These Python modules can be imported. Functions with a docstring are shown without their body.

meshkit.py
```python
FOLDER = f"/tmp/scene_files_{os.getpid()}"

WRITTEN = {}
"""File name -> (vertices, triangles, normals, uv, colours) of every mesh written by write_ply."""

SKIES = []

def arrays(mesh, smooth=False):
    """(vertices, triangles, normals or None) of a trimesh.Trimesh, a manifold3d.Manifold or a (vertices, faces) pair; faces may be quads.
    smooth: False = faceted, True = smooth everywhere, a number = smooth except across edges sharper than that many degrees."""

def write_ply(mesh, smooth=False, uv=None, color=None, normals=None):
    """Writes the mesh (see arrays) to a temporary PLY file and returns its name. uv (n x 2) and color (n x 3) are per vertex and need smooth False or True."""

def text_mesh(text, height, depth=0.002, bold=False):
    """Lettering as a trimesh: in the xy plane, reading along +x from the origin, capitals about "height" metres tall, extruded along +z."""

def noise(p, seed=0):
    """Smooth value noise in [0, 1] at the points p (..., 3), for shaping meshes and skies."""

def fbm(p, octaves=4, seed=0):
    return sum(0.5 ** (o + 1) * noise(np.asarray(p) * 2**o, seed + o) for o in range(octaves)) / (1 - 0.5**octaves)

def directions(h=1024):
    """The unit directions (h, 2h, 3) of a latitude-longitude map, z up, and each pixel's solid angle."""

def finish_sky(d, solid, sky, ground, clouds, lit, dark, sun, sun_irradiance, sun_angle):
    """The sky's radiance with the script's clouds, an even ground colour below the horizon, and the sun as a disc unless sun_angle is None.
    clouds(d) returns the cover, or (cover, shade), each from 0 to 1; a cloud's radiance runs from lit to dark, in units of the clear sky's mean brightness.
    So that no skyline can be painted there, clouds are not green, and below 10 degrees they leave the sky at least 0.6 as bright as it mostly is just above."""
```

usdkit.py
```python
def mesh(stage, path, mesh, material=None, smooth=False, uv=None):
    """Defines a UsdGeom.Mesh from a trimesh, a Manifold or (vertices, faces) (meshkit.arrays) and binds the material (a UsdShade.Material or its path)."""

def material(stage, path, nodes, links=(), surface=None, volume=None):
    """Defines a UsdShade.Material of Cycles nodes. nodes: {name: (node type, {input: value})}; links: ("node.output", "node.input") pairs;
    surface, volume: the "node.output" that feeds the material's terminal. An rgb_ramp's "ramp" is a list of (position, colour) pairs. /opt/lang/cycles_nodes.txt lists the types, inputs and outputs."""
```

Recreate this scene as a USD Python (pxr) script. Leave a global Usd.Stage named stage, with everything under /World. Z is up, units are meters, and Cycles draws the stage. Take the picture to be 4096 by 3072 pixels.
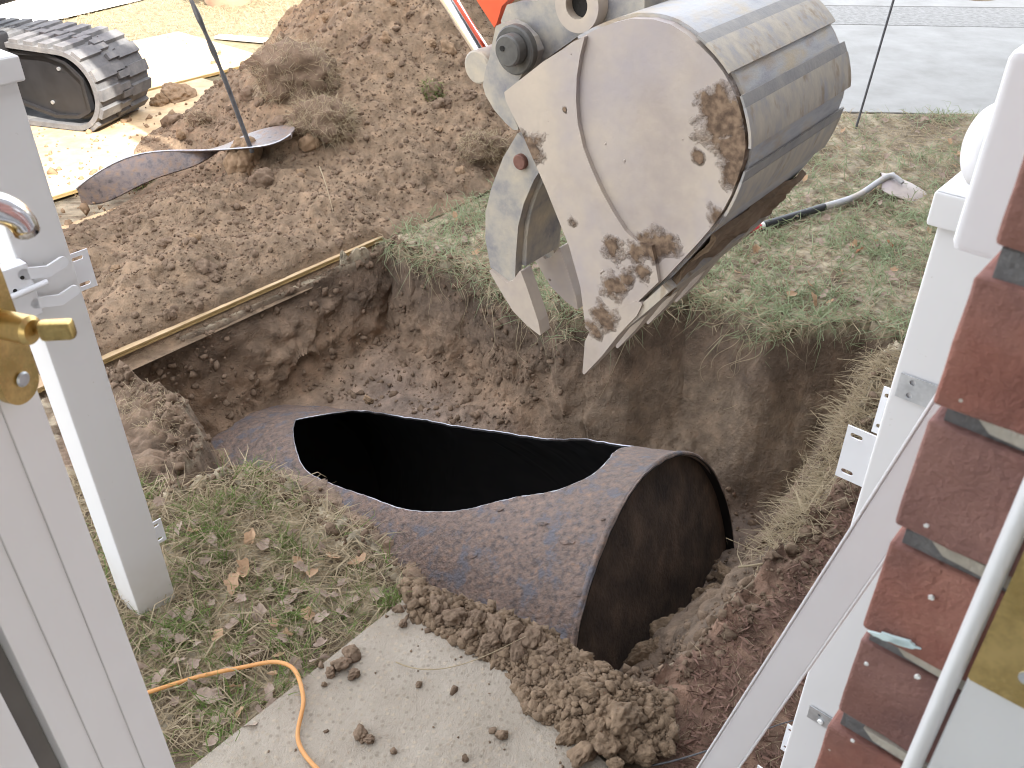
import math, random
import numpy as np
import trimesh, manifold3d as m3
import shapely, shapely.geometry as sg
from scipy.interpolate import RBFInterpolator
import usdkit, meshkit
from pxr import Usd, UsdGeom, UsdLux, UsdShade, Gf, Sdf, Vt

random.seed(7); RNG = np.random.default_rng(7)
stage = Usd.Stage.CreateInMemory()
UsdGeom.SetStageUpAxis(stage, UsdGeom.Tokens.z); UsdGeom.SetStageMetersPerUnit(stage, 1.0)
world = UsdGeom.Xform.Define(stage, '/World'); stage.SetDefaultPrim(world.GetPrim())

# ------------------------------------------------------------------ camera, sky, sun
FPX, EYE = 900.0, 1.8                       # focal length in picture-widths of 1024, eye height
PITCH = math.atan2(FPX, 1303.0)             # downward pitch
cp, sp = math.cos(PITCH), math.sin(PITCH)
cam = UsdGeom.Camera.Define(stage, '/World/camera')
cam.CreateHorizontalApertureAttr(36.0); cam.CreateVerticalApertureAttr(27.0)
cam.CreateFocalLengthAttr(FPX / 1024 * 36.0); cam.CreateClippingRangeAttr(Gf.Vec2f(0.02, 1000))
cam.CreateFStopAttr(26.0); cam.CreateFocusDistanceAttr(2.7)
cam.CreateExposureAttr(2.85)
cx = UsdGeom.Xformable(cam)
cx.AddTranslateOp().Set(Gf.Vec3d(0, 0, EYE)); cx.AddRotateXOp().Set(90 - math.degrees(PITCH))

AZ = math.radians(41.0)
U = np.array([math.sin(AZ), math.cos(AZ), 0.0])      # along the house wall
V = np.array([-math.cos(AZ), math.sin(AZ), 0.0])     # away from the house
UP = np.array([0, 0, 1.0])
SUN_EL = math.radians(42.0)
sh = -V - 0.30 * U; sh = sh / np.linalg.norm(sh)     # horizontal direction towards the sun
SUN = np.array([sh[0] * math.cos(SUN_EL), sh[1] * math.cos(SUN_EL), math.sin(SUN_EL)])

def mat(name, nodes, links, surface='p.BSDF'):
    return usdkit.material(stage, '/World/Looks/' + name, nodes, links, surface=surface)

sky_m = mat('sky', {'s': ('sky_texture', {'sky_type': 'single_scattering', 'sun_disc': False, 'sun_elevation': SUN_EL,
            'sun_rotation': math.atan2(SUN[0], SUN[1]), 'aerosol_density': 3.0, 'ozone_density': 1.0}),
            'h': ('mix_color', {'fac': 0.68, 'b': (4.0, 4.0, 4.0), 'use_clamp': False}),
            'b': ('background_shader', {'strength': 0.145})},
            [('s.color', 'h.a'), ('h.result', 'b.color')], surface='b.background')
dome = UsdLux.DomeLight.Define(stage, '/World/sky')
UsdShade.MaterialBindingAPI.Apply(dome.GetPrim()).Bind(sky_m)
sun = UsdLux.DistantLight.Define(stage, '/World/sun')
sun.CreateIntensityAttr(0.5); sun.CreateAngleAttr(0.53); sun.CreateNormalizeAttr(True)
sun.CreateColorAttr(Gf.Vec3f(1.0, 0.95, 0.87))
zq = Gf.Rotation(Gf.Vec3d(0, 0, 1), Gf.Vec3d(*map(float, SUN)))
UsdGeom.Xformable(sun).AddTransformOp().Set(Gf.Matrix4d().SetRotate(zq))
for p_, k_ in ((dome, 'structure'),):
    p_.GetPrim().SetCustomDataByKey('kind', k_)

# ------------------------------------------------------------------ picture <-> place
def ray(px, py):
    dx, dy = px - 512, py - 384
    return np.array([dx, FPX * cp - dy * sp, -(FPX * sp + dy * cp)])
EYEP = np.array([0, 0, EYE])
def at(px, py, z=0.0, dep=None):            # px of the 1024 picture -> point at height z or at camera depth
    r = ray(px, py)
    return EYEP + r * (dep / FPX if dep is not None else (z - EYE) / r[2])
def S(x, y, z=0.0, dep=None): return at(x / 4, y / 4, z, dep)          # px of the 4096 picture
def D(x, y, z=0.0, dep=None): return at(x / 2.16, y / 2.16, z, dep)    # px of a 2212 view of it
def on_plane(px, py, P, n):
    r = ray(px, py); return EYEP + r * (((P - EYEP) @ n) / (r @ n))
def uv(u, v, z=0.0): return U * u + V * v + UP * z
def touv(p): p = np.asarray(p); return p @ U, p @ V
def nz(x): x = np.asarray(x, float); return x / np.linalg.norm(x)

# ------------------------------------------------------------------ naming, defining
used = {}
def path_for(name, parent):
    base = ('/World' if parent is None else str(parent.GetPath())) + '/' + name
    n = used.get(base, 0); used[base] = n + 1
    return base if n == 0 else f'{base}_{n:03d}'
def tag(prim, label=None, cat=None, group=None, kind=None):
    for k, v in (('label', label), ('category', cat), ('group', group), ('kind', kind)):
        if v: prim.SetCustomDataByKey(k, v)
    return prim
def thing(name, label, cat, loc=(0, 0, 0), group=None, rot=None):
    x = UsdGeom.Xform.Define(stage, path_for(name, None))
    x.AddTranslateOp().Set(Gf.Vec3d(*map(float, loc)))
    if rot is not None: x.AddRotateXYZOp().Set(Gf.Vec3f(*map(float, rot)))
    return tag(x.GetPrim(), label, cat, group)
def obj(name, mesh, m, parent=None, smooth=False, label=None, kind=None, cat=None, group=None, col=None):
    p = path_for(name, parent)
    if parent is not None:
        off = WORLD_OFF.get(str(parent.GetPath()), None)
        if off is not None:
            v, f, _ = meshkit.arrays(mesh); mesh = (np.asarray(v) - off, f)
    q = usdkit.mesh(stage, p, mesh, m, smooth=smooth)
    if col is not None:
        UsdGeom.PrimvarsAPI(q).CreatePrimvar('cd', Sdf.ValueTypeNames.Color3fArray, 'vertex').Set(Vt.Vec3fArray.FromNumpy(np.asarray(col, np.float32)))
    return tag(q.GetPrim(), label, cat, group, kind)
WORLD_OFF = {}
def wthing(name, label, cat, loc, group=None):   # a thing whose parts are given in world coordinates
    o = thing(name, label, cat, loc, group); WORLD_OFF[str(o.GetPath())] = np.asarray(loc, float); return o
def sub(o, part):                                # parts of parts: mesh prims keep the thing's frame
    WORLD_OFF[str(part.GetPath())] = WORLD_OFF.get(str(o.GetPath()), np.zeros(3)); return part

# ------------------------------------------------------------------ mesh helpers
cat_ = trimesh.util.concatenate
def tm(m):
    if hasattr(m, 'to_mesh'):
        q = m.to_mesh(); return trimesh.Trimesh(q.vert_properties[:, :3], q.tri_verts, process=False)
    return m
def mani(t): return m3.Manifold(m3.Mesh(np.asarray(t.vertices, np.float32), np.asarray(t.faces, np.uint32)))
def frame_box(c, ax, ay, az_, sx, sy, sz, bev=0.0):  # rounded box centred at c with unit axes
    h = np.array([sx, sy, sz]) / 2
    if bev > 0:
        pts = []
        for s in np.array(np.meshgrid([-1, 1], [-1, 1], [-1, 1])).T.reshape(-1, 3):
            k = s * (h - bev)
            for d in ([1, 0, 0], [0, 1, 0], [0, 0, 1], [.577] * 3, [.707, .707, 0], [.707, 0, .707], [0, .707, .707]):
                pts.append(k + s * np.array(d) * bev)
        t = trimesh.convex.convex_hull(np.array(pts))
    else:
        t = trimesh.creation.box(extents=h * 2)
    M = np.c_[ax, ay, az_]
    if np.linalg.det(M) < 0: t.invert()
    return trimesh.Trimesh(np.asarray(t.vertices) @ M.T + c, t.faces, process=False)
def tube(pts, r, n=8, caps=True):
    pts = np.asarray(pts, float); k = len(pts)
    r = np.broadcast_to(np.asarray(r, float), (k,))
    tg = np.gradient(pts, axis=0); tg /= np.linalg.norm(tg, axis=1)[:, None] + 1e-12
    ref = np.array([0, 0, 1.0]) if abs(tg[0][2]) < .9 else np.array([1.0, 0, 0])
    rings = []; a = np.linspace(0, 2 * np.pi, n, endpoint=False)
    x = np.cross(tg[0], ref)
    for i in range(k):
        x = x - (x @ tg[i]) * tg[i]; x /= np.linalg.norm(x); y = np.cross(tg[i], x)
        rings.append(pts[i] + r[i] * (np.cos(a)[:, None] * x + np.sin(a)[:, None] * y))
    v = np.vstack(rings + ([pts[:1], pts[-1:]] if caps else [])); f = []
    for i in range(k - 1):
        for j in range(n):
            b, c2 = i * n + j, i * n + (j + 1) % n
            f += [(b, c2, c2 + n), (b, c2 + n, b + n)]
    if caps:
        for j in range(n):
            f += [(k * n, (j + 1) % n, j), (k * n + 1, (k - 1) * n + j, (k - 1) * n + (j + 1) % n)]
    return trimesh.Trimesh(v, f, process=False)
def cyl(p0, p1, r, n=24, bev=0.0):
    p0, p1 = np.asarray(p0, float), np.asarray(p1, float); d = p1 - p0; L = np.linalg.norm(d); d = d / L
    if bev: ss = [0, 0, bev, L - bev, L, L]; rr = [1e-5, r - bev, r, r, r - bev, 1e-5]
    else: ss = [0, 0, 0, L, L, L]; rr = [1e-5, r, r, r, r, 1e-5]
    x = nz(np.cross(d, [0.31, 0.2, 0.9])); y = np.cross(d, x); a = np.linspace(0, 2 * np.pi, n, endpoint=False)
    v, f = [], []
    for s_, r_ in zip(ss, rr): v.append(p0 + d * s_ + r_ * (np.cos(a)[:, None] * x + np.sin(a)[:, None] * y))
    for i in range(len(ss) - 1):
        for j in range(n):
            b, c2 = i * n + j, i * n + (j + 1) % n; f += [(b, c2, c2 + n), (b, c2 + n, b + n)]
    return trimesh.Trimesh(np.vstack(v), f, process=False)
def prism(poly, O, h, w, n, t0, t1):            # polygon in the (h, w) plane at O, from t0 to t1 along n
    if not isinstance(poly, (sg.Polygon, sg.MultiPolygon)): poly = sg.Polygon(poly)
    poly = poly.buffer(0)
    out = []
    for g in getattr(poly, 'geoms', [poly]):
        t = trimesh.creation.extrude_polygon(g, t1 - t0, engine='earcut')
        v = np.asarray(t.vertices); M = np.c_[h, w, n]
        if np.linalg.det(M) < 0: t.invert()
        out.append(trimesh.Trimesh(O + v[:, :1] * h + v[:, 1:2] * w + (v[:, 2:] + t0) * n, t.faces, process=False))
    return cat_(out)
def fbm(p, s, o=4, seed=0): return meshkit.fbm(np.asarray(p) * s, o, seed) - 0.5
def spline(pts, n):
    from scipy.interpolate import CubicSpline
    pts = np.asarray(pts, float); d = np.r_[0, np.cumsum(np.linalg.norm(np.diff(pts, axis=0), axis=1))]
    return CubicSpline(d, pts)(np.linspace(0, d[-1], n))
def lump(sub_=2, seed=0, amp=.45, flat=1.0):
    t = trimesh.creation.icosphere(subdivisions=sub_); v = np.asarray(t.vertices)
    r = 1 + amp * 2 * fbm(v, 1.1, 3, seed) + amp * .6 * fbm(v, 4, 2, seed + 9)
    if sub_ >= 2:                                  # crumb structure: small rounded grains on the lump
        best = np.full(len(v), 9.0); rg = np.random.default_rng(seed + 400); pn = rg.normal(size=(int(14 * sub_ ** 1.3), 3)); pn /= np.linalg.norm(pn, axis=1)[:, None]
        rad = rg.uniform(.18, .5, len(pn)); dd = np.linalg.norm(v[:, None] - pn[None], axis=2) / rad; best = dd.min(1)
        r = r * (.90 + .15 * np.sqrt(np.clip(1 - best ** 2, 0, 1))) + .16 * fbm(v, 7, 3, seed + 3)
    v = v * r[:, None] * np.array([1, .8 + .3 * ((seed * 37) % 7) / 7, flat * (.62 + .3 * ((seed * 13) % 5) / 5)])
    return v, np.asarray(t.faces)
def rotm(n, rng):
    q = rng.normal(size=(n, 4)); q /= np.linalg.norm(q, axis=1)[:, None]; w, x, y, z = q.T
    return np.stack([1 - 2 * (y * y + z * z), 2 * (x * y - z * w), 2 * (x * z + y * w), 2 * (x * y + z * w), 1 - 2 * (x * x + z * z), 2 * (y * z - x * w),
                     2 * (x * z - y * w), 2 * (y * z + x * w), 1 - 2 * (x * x + y * y)], 1).reshape(n, 3, 3)
def scatter(protos, pos, size, rng):            # one mesh of many small lumps
    V_, F_ = [], []; off = 0; idx = rng.integers(0, len(protos), len(pos)); R = rotm(len(pos), rng)
    for k, (v, f) in enumerate(protos):
        s_ = np.where(idx == k)[0]
        if not len(s_): continue
        vv = np.einsum('nij,mj->nmi', R[s_], v) * size[s_][:, None, None] + pos[s_][:, None, :]
        V_.append(vv.reshape(-1, 3)); F_.append((f[None] + (np.arange(len(s_)) * len(v))[:, None, None] + off).reshape(-1, 3)); off += len(s_) * len(v)
    return np.vstack(V_), np.vstack(F_)
def blades(base, tip, w, sag, rng, nseg=2):     # ribbons from base to tip that bow, one mesh
    n = len(base); t = np.linspace(0, 1, nseg + 1)
    d = tip - base; side = np.cross(d, rng.normal(size=(n, 3))); side /= np.linalg.norm(side, axis=1)[:, None] + 1e-9
    c = base[:, None] + d[:, None] * t[None, :, None] + sag[:, None] * (t * (1 - t) * 4)[None, :, None]
    ww = (w[:, None] * (1 - .85 * t ** 1.5)[None])[..., None] * side[:, None] * .5
    v = np.stack([c - ww, c + ww], 2).reshape(n, -1, 3)
    f = []
    for i in range(nseg): a = 2 * i; f += [(a, a + 1, a + 3), (a, a + 3, a + 2)]
    f = (np.array(f)[None] + (np.arange(n) * v.shape[1])[:, None, None]).reshape(-1, 3)
    return v.reshape(-1, 3), f

# ------------------------------------------------------------------ materials
def ramp_mat(name, stops, scale=8, detail=6, rough=.8, metallic=0.0, bump=.004, bscale=60, bstr=.7, spec=.3, coord='position', big=None, cd=False,
             island=None, voro=None, rough2=None, trans=0.0, stretch=None):
    n = {'g': ('geometry', {}), 'tc': ('texture_coordinate', {}),
         'n1': ('noise_texture', {'scale': scale, 'detail': detail, 'roughness': .62}),
         'r': ('rgb_ramp', {'ramp': stops}),
         'n2': ('noise_texture', {'scale': bscale, 'detail': 5.0, 'roughness': .65}),
         'b': ('bump', {'distance': bump, 'strength': bstr}),
         'p': ('principled_bsdf', {'roughness': rough, 'metallic': metallic, 'specular_ior_level': spec})}
    src = 'g.position' if coord == 'position' else 'tc.object'
    l = []
    if stretch:
        n['mp'] = ('mapping', {'scale': stretch}); l.append((src, 'mp.vector')); src = 'mp.vector'
    l += [(src, 'n1.vector'), (src, 'n2.vector'), ('n1.fac', 'r.fac'), ('n2.fac', 'b.height'), ('b.normal', 'p.normal')]
    c = 'r.color'
    if island:                                    # colour by loose piece
        n['ri'] = ('rgb_ramp', {'ramp': island}); l.append(('g.random_per_island', 'ri.fac'))
        n['mi'] = ('mix', {'mix_type': 'multiply', 'fac': 1.0}); l += [('ri.color', 'mi.color1'), (c, 'mi.color2')]; c = 'mi.color'
    if big:                                       # a second, larger tone
        sc, col, lo, hi = big
        n['n3'] = ('noise_texture', {'scale': sc, 'detail': 4.0, 'roughness': .6}); n['m3'] = ('map_range', {'from_min': lo, 'from_max': hi, 'clamp': True})
        n['mb'] = ('mix', {'color2': col}); l += [(src, 'n3.vector'), ('n3.fac', 'm3.value'), ('m3.result', 'mb.fac'), (c, 'mb.color1')]; c = 'mb.color'
    if cd:
        n['at'] = ('attribute', {'attribute': 'cd'}); n['mc'] = ('mix', {'mix_type': 'multiply', 'fac': 1.0}); l += [('at.color', 'mc.color1'), (c, 'mc.color2')]; c = 'mc.color'
    if voro:                                      # speckles: scale, radius, colour
        sc, rad, col = voro
        n['v'] = ('voronoi_texture', {'scale': sc}); n['mv'] = ('math', {'math_type': 'less_than', 'value2': rad}); n['mx'] = ('mix', {'color2': col})
        l += [(src, 'v.vector'), ('v.distance', 'mv.value1'), ('mv.value', 'mx.fac'), (c, 'mx.color1')]; c = 'mx.color'
    l.append((c, 'p.base_color'))
    if rough2:
        n['rr'] = ('map_range', {'from_min': .35, 'from_max': .65, 'to_min': rough2[0], 'to_max': rough2[1], 'clamp': True}); l += [('n1.fac', 'rr.value'), ('rr.result', 'p.roughness')]
    surf = 'p.BSDF'
    if trans:
        n['tr'] = ('translucent_bsdf', {}); n['ms'] = ('mix_closure', {'fac': trans}); l += [(c, 'tr.color'), ('p.BSDF', 'ms.closure1'), ('tr.BSDF', 'ms.closure2')]; surf = 'ms.closure'
    return mat(name, n, l, surface=surf)
g3 = lambda a, b, c: (a, b, c)
M = {}
M['soil'] = ramp_mat('soil', [(.25, (.5, .5, .5)), (.5, (.95, .93, .9)), (.75, (1.45, 1.38, 1.3))], 14, 8, .92, bump=.012, bscale=70, bstr=1.0, spec=.15, cd=True)
M['clod'] = ramp_mat('clod', [(.3, (.15, .107, .077)), (.7, (.29, .215, .155))], 30, 6, .95, bump=.004, bscale=160, bstr=1, spec=.12,
                     island=[(0, (.75, .73, .7)), (.6, (1.0, 1.0, 1.0)), (1, (1.35, 1.3, 1.2))])
M['clay'] = ramp_mat('clay_clod', [(.3, (.18, .122, .075)), (.7, (.29, .20, .125))], 25, 6, .95, bump=.004, bscale=120, bstr=1, spec=.12)
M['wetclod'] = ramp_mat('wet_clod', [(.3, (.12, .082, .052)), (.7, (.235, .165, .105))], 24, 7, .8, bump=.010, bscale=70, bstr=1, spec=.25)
M['straw'] = ramp_mat('straw', [(0, (.52, .455, .335)), (1, (.60, .535, .41))], 5, 2, .75, bump=.0005, bscale=300, spec=.2,
                      island=[(0, (.65, .6, .52)), (.5, (1.1, 1.06, .97)), (1, (1.55, 1.48, 1.32))], trans=.3)
M['grass'] = ramp_mat('grass', [(0, (1, 1, 1)), (1, (1, 1, 1))], 5, 2, .6, bump=.0005, bscale=300, spec=.25,
                      island=[(0, (.13, .19, .05)), (.25, (.22, .28, .085)), (.36, (.32, .36, .14)), (.40, (.52, .46, .31)), (.85, (.72, .64, .46)), (1, (.34, .26, .17))], trans=.3)
M['lawn'] = ramp_mat('lawn_grass', [(0, (1, 1, 1)), (1, (1, 1, 1))], 5, 2, .6, bump=.0005, bscale=300, spec=.25,
                      island=[(0, (.25, .29, .165)), (.3, (.38, .41, .25)), (.48, (.50, .50, .34)), (.56, (.60, .55, .42)), (1, (.74, .68, .54))], trans=.3)
M['leaf'] = ramp_mat('dry_leaf', [(.3, (.27, .20, .155)), (.7, (.42, .33, .265))], 30, 4, .8, bump=.001, bscale=120, spec=.2, trans=.25)
M['leaf_tan'] = ramp_mat('tan_leaf', [(.3, (.34, .22, .13)), (.7, (.48, .32, .20))], 30, 4, .7, bump=.001, bscale=120, spec=.25, trans=.25)
M['leaf_rust'] = ramp_mat('rust_leaf', [(.3, (.28, .13, .07)), (.7, (.36, .19, .11))], 30, 4, .7, bump=.001, bscale=120, spec=.25, trans=.25)
def concrete(name, stops):
    return mat(name, {'g': ('geometry', {}), 'n1': ('noise_texture', {'scale': 7, 'detail': 8, 'roughness': .65}), 'r': ('rgb_ramp', {'ramp': stops}),
        'v': ('voronoi_texture', {'scale': 75}), 'vr': ('rgb_ramp', {'ramp': [(0, (.62, .60, .58)), (.3, (.82, .79, .75)), (.6, (1.04, .99, .92)), (1, (1.22, 1.18, 1.1))]}), 'sc': ('separate_color', {}),
        'md': ('map_range', {'from_min': .42, 'from_max': .22, 'to_min': 0, 'to_max': .8, 'clamp': True}), 'w': ('mix', {'color1': (1, 1, 1)}), 'm': ('mix', {'mix_type': 'multiply', 'fac': 1.0}),
        'n3': ('noise_texture', {'scale': 1.7, 'detail': 5, 'roughness': .6}), 'm3': ('map_range', {'from_min': .5, 'from_max': .72, 'to_max': .6, 'clamp': True}), 'st': ('mix', {'color2': (.19, .16, .13)}),
        'n2': ('noise_texture', {'scale': 260, 'detail': 4}), 'hm': ('math', {'math_type': 'multiply_add', 'value2': -.6}), 'b': ('bump', {'distance': .003, 'strength': 1.0}), 'p': ('principled_bsdf', {'roughness': .9, 'specular_ior_level': .25})},
        [('g.position', 'n1.vector'), ('g.position', 'v.vector'), ('g.position', 'n3.vector'), ('g.position', 'n2.vector'), ('n1.fac', 'r.fac'), ('v.color', 'sc.color'), ('sc.r', 'vr.fac'), ('v.distance', 'md.value'), ('md.result', 'w.fac'), ('vr.color', 'w.color2'),
         ('r.color', 'm.color1'), ('w.color', 'm.color2'), ('n3.fac', 'm3.value'), ('m3.result', 'st.fac'), ('m.color', 'st.color1'), ('st.color', 'p.base_color'), ('v.distance', 'hm.value1'), ('n2.fac', 'hm.value3'), ('hm.value', 'b.height'), ('b.normal', 'p.normal')])
M['concrete'] = concrete('aggregate_concrete', [(.25, (.235, .20, .155)), (.55, (.295, .258, .207)), (.8, (.35, .312, .255))])
M['oldconc'] = ramp_mat('soiled_old_concrete', [(.3, (.13, .10, .08)), (.5, (.21, .175, .145)), (.7, (.30, .265, .23))], 12, 8, .95, bump=.010, bscale=50, bstr=1)
M['drive'] = ramp_mat('drive_concrete', [(.3, (.225, .22, .205)), (.5, (.265, .26, .245)), (.7, (.30, .295, .28))], 3.5, 8, .9, bump=.002, bscale=90, spec=.25)
M['gravel'] = ramp_mat('gravel', [(.3, (.17, .165, .155)), (.7, (.30, .295, .28))], 24, 8, .95, bump=.01, bscale=60, spec=.2)
M['walk'] = ramp_mat('walk_concrete', [(.3, (.56, .55, .52)), (.7, (.66, .65, .62))], 3, 6, .9, bump=.001, bscale=120, spec=.25)
M['ply'] = ramp_mat('plywood', [(.3, (.36, .255, .14)), (.5, (.47, .345, .20)), (.7, (.55, .42, .26))], 4, 6, .75, bump=.001, bscale=60, spec=.25,
                    stretch=(2.2, 2.2, 9), big=(3.5, (.34, .24, .15), .55, .72))
M['plyedge'] = ramp_mat('plywood_edge', [(.35, (.26, .18, .075)), (.6, (.40, .285, .13))], 6, 3, .8, bump=.001, bscale=200, spec=.2, stretch=(3, 3, 60))
M['rust'] = ramp_mat('rusty_steel', [(.28, (.06, .05, .046)), (.42, (.125, .094, .079)), (.5, (.175, .128, .104)), (.58, (.215, .155, .124)), (.74, (.31, .20, .135))], 55, 10, .78,
                     bump=.014, bscale=70, bstr=1.0, spec=.45, big=(15, (.125, .12, .133), .53, .64), rough2=(.42, .85))
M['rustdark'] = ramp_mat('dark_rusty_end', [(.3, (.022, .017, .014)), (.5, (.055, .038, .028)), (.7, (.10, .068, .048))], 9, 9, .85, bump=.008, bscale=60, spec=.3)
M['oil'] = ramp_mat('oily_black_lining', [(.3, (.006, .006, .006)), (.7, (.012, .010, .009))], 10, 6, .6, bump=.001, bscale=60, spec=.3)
M['cut'] = ramp_mat('torch_cut_edge', [(.3, (.30, .31, .34)), (.7, (.55, .56, .6))], 40, 4, .4, metallic=1.0, bump=.001, bscale=200)
M['vinyl'] = mat('white_vinyl', {'g': ('geometry', {}), 'x': ('separate_xyz', {}), 'h': ('map_range', {'from_min': .02, 'from_max': .22, 'to_min': .75, 'to_max': 0, 'clamp': True}), 'n': ('noise_texture', {'scale': 14, 'detail': 8, 'roughness': .65}),
    'm': ('math', {'math_type': 'multiply'}), 'd': ('mix', {'color1': (.59, .585, .58), 'color2': (.36, .29, .20)}), 'n2': ('noise_texture', {'scale': 55, 'detail': 5, 'roughness': .6}), 'k': ('map_range', {'from_min': .70, 'from_max': .76, 'to_max': .6, 'clamp': True}), 'e': ('mix', {'color2': (.36, .31, .25)}),
    'p': ('principled_bsdf', {'roughness': .42, 'specular_ior_level': .5})},
    [('g.position', 'x.vector'), ('x.z', 'h.value'), ('g.position', 'n.vector'), ('h.result', 'm.value1'), ('n.fac', 'm.value2'), ('m.value', 'd.fac'), ('g.position', 'n2.vector'), ('n2.fac', 'k.value'), ('d.color', 'e.color1'), ('k.result', 'e.fac'), ('e.color', 'p.base_color')])
M['alu'] = ramp_mat('white_painted_metal', [(.3, (.61, .615, .63)), (.7, (.65, .655, .67))], 5, 4, .35, bump=.0003, bscale=30, spec=.5)
M['gasket'] = ramp_mat('dark_gasket', [(.3, (.10, .095, .09)), (.7, (.16, .15, .14))], 5, 4, .7, bump=.001, bscale=60)
M['seam'] = ramp_mat('shallow_seam', [(.3, (.42, .42, .42)), (.7, (.5, .5, .5))], 5, 3, .6)
M['zinc'] = ramp_mat('galvanised_steel', [(.3, (.40, .42, .44)), (.7, (.62, .64, .66))], 40, 3, .45, metallic=.8, bump=.0005, bscale=80)
M['brass'] = ramp_mat('brass', [(.3, (.50, .36, .13)), (.7, (.66, .50, .22))], 30, 5, .28, metallic=1.0, bump=.0006, bscale=60, rough2=(.2, .42))
M['hole'] = ramp_mat('dark_hole', [(.3, (.02, .018, .016)), (.7, (.03, .028, .025))], 30, 2, .9)
M['brick'] = ramp_mat('brick', [(.30, (.13, .078, .075)), (.5, (.215, .115, .102)), (.68, (.30, .165, .14))], 12, 9, .88, bump=.003, bscale=130, bstr=1, spec=.2,
                      big=(7, (.25, .125, .10), .48, .66), voro=(70, .06, (.55, .52, .47)))
M['brick_red'] = ramp_mat('brick_red', [(.30, (.17, .085, .072)), (.5, (.285, .125, .098)), (.68, (.37, .185, .145))], 12, 9, .88, bump=.003, bscale=130, bstr=1, spec=.2,
                      big=(8, (.17, .10, .092), .48, .66), voro=(60, .05, (.5, .45, .4)))
M['mortar'] = ramp_mat('mortar', [(.3, (.38, .345, .29)), (.7, (.52, .475, .41))], 60, 5, .95, bump=.002, bscale=260, bstr=1, spec=.15)
M['mortar_dark'] = ramp_mat('dark_mortar', [(.3, (.15, .145, .15)), (.7, (.24, .235, .235))], 60, 5, .95, bump=.003, bscale=260, bstr=1, spec=.15)
M['paint'] = ramp_mat('paint_smear', [(.3, (.55, .68, .70)), (.7, (.64, .76, .77))], 60, 3, .6, bump=.0005, bscale=200)
M['white_dot'] = ramp_mat('white_paint_drip', [(.3, (.72, .72, .7)), (.7, (.8, .8, .78))], 30, 2, .6)
M['foam'] = ramp_mat('yellow_foam', [(.3, (.62, .42, .14)), (.7, (.78, .56, .22))], 40, 4, .9, bump=.004, bscale=80)
M['interior'] = ramp_mat('interior_plaster', [(.3, (.42, .425, .435)), (.7, (.46, .465, .475))], 2, 2, .9)
M['roof'] = ramp_mat('roof_shingle', [(.3, (.06, .058, .055)), (.7, (.10, .095, .09))], 8, 6, .95)
M['buck'] = ramp_mat('muddy_bucket_paint', [(.28, (.30, .26, .25)), (.48, (.43, .37, .33)), (.7, (.52, .44, .36))], 5, 8, .6, bump=.002, bscale=40, spec=.35,
                     big=(3.2, (.34, .29, .30), .50, .68), rough2=(.45, .8))
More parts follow.
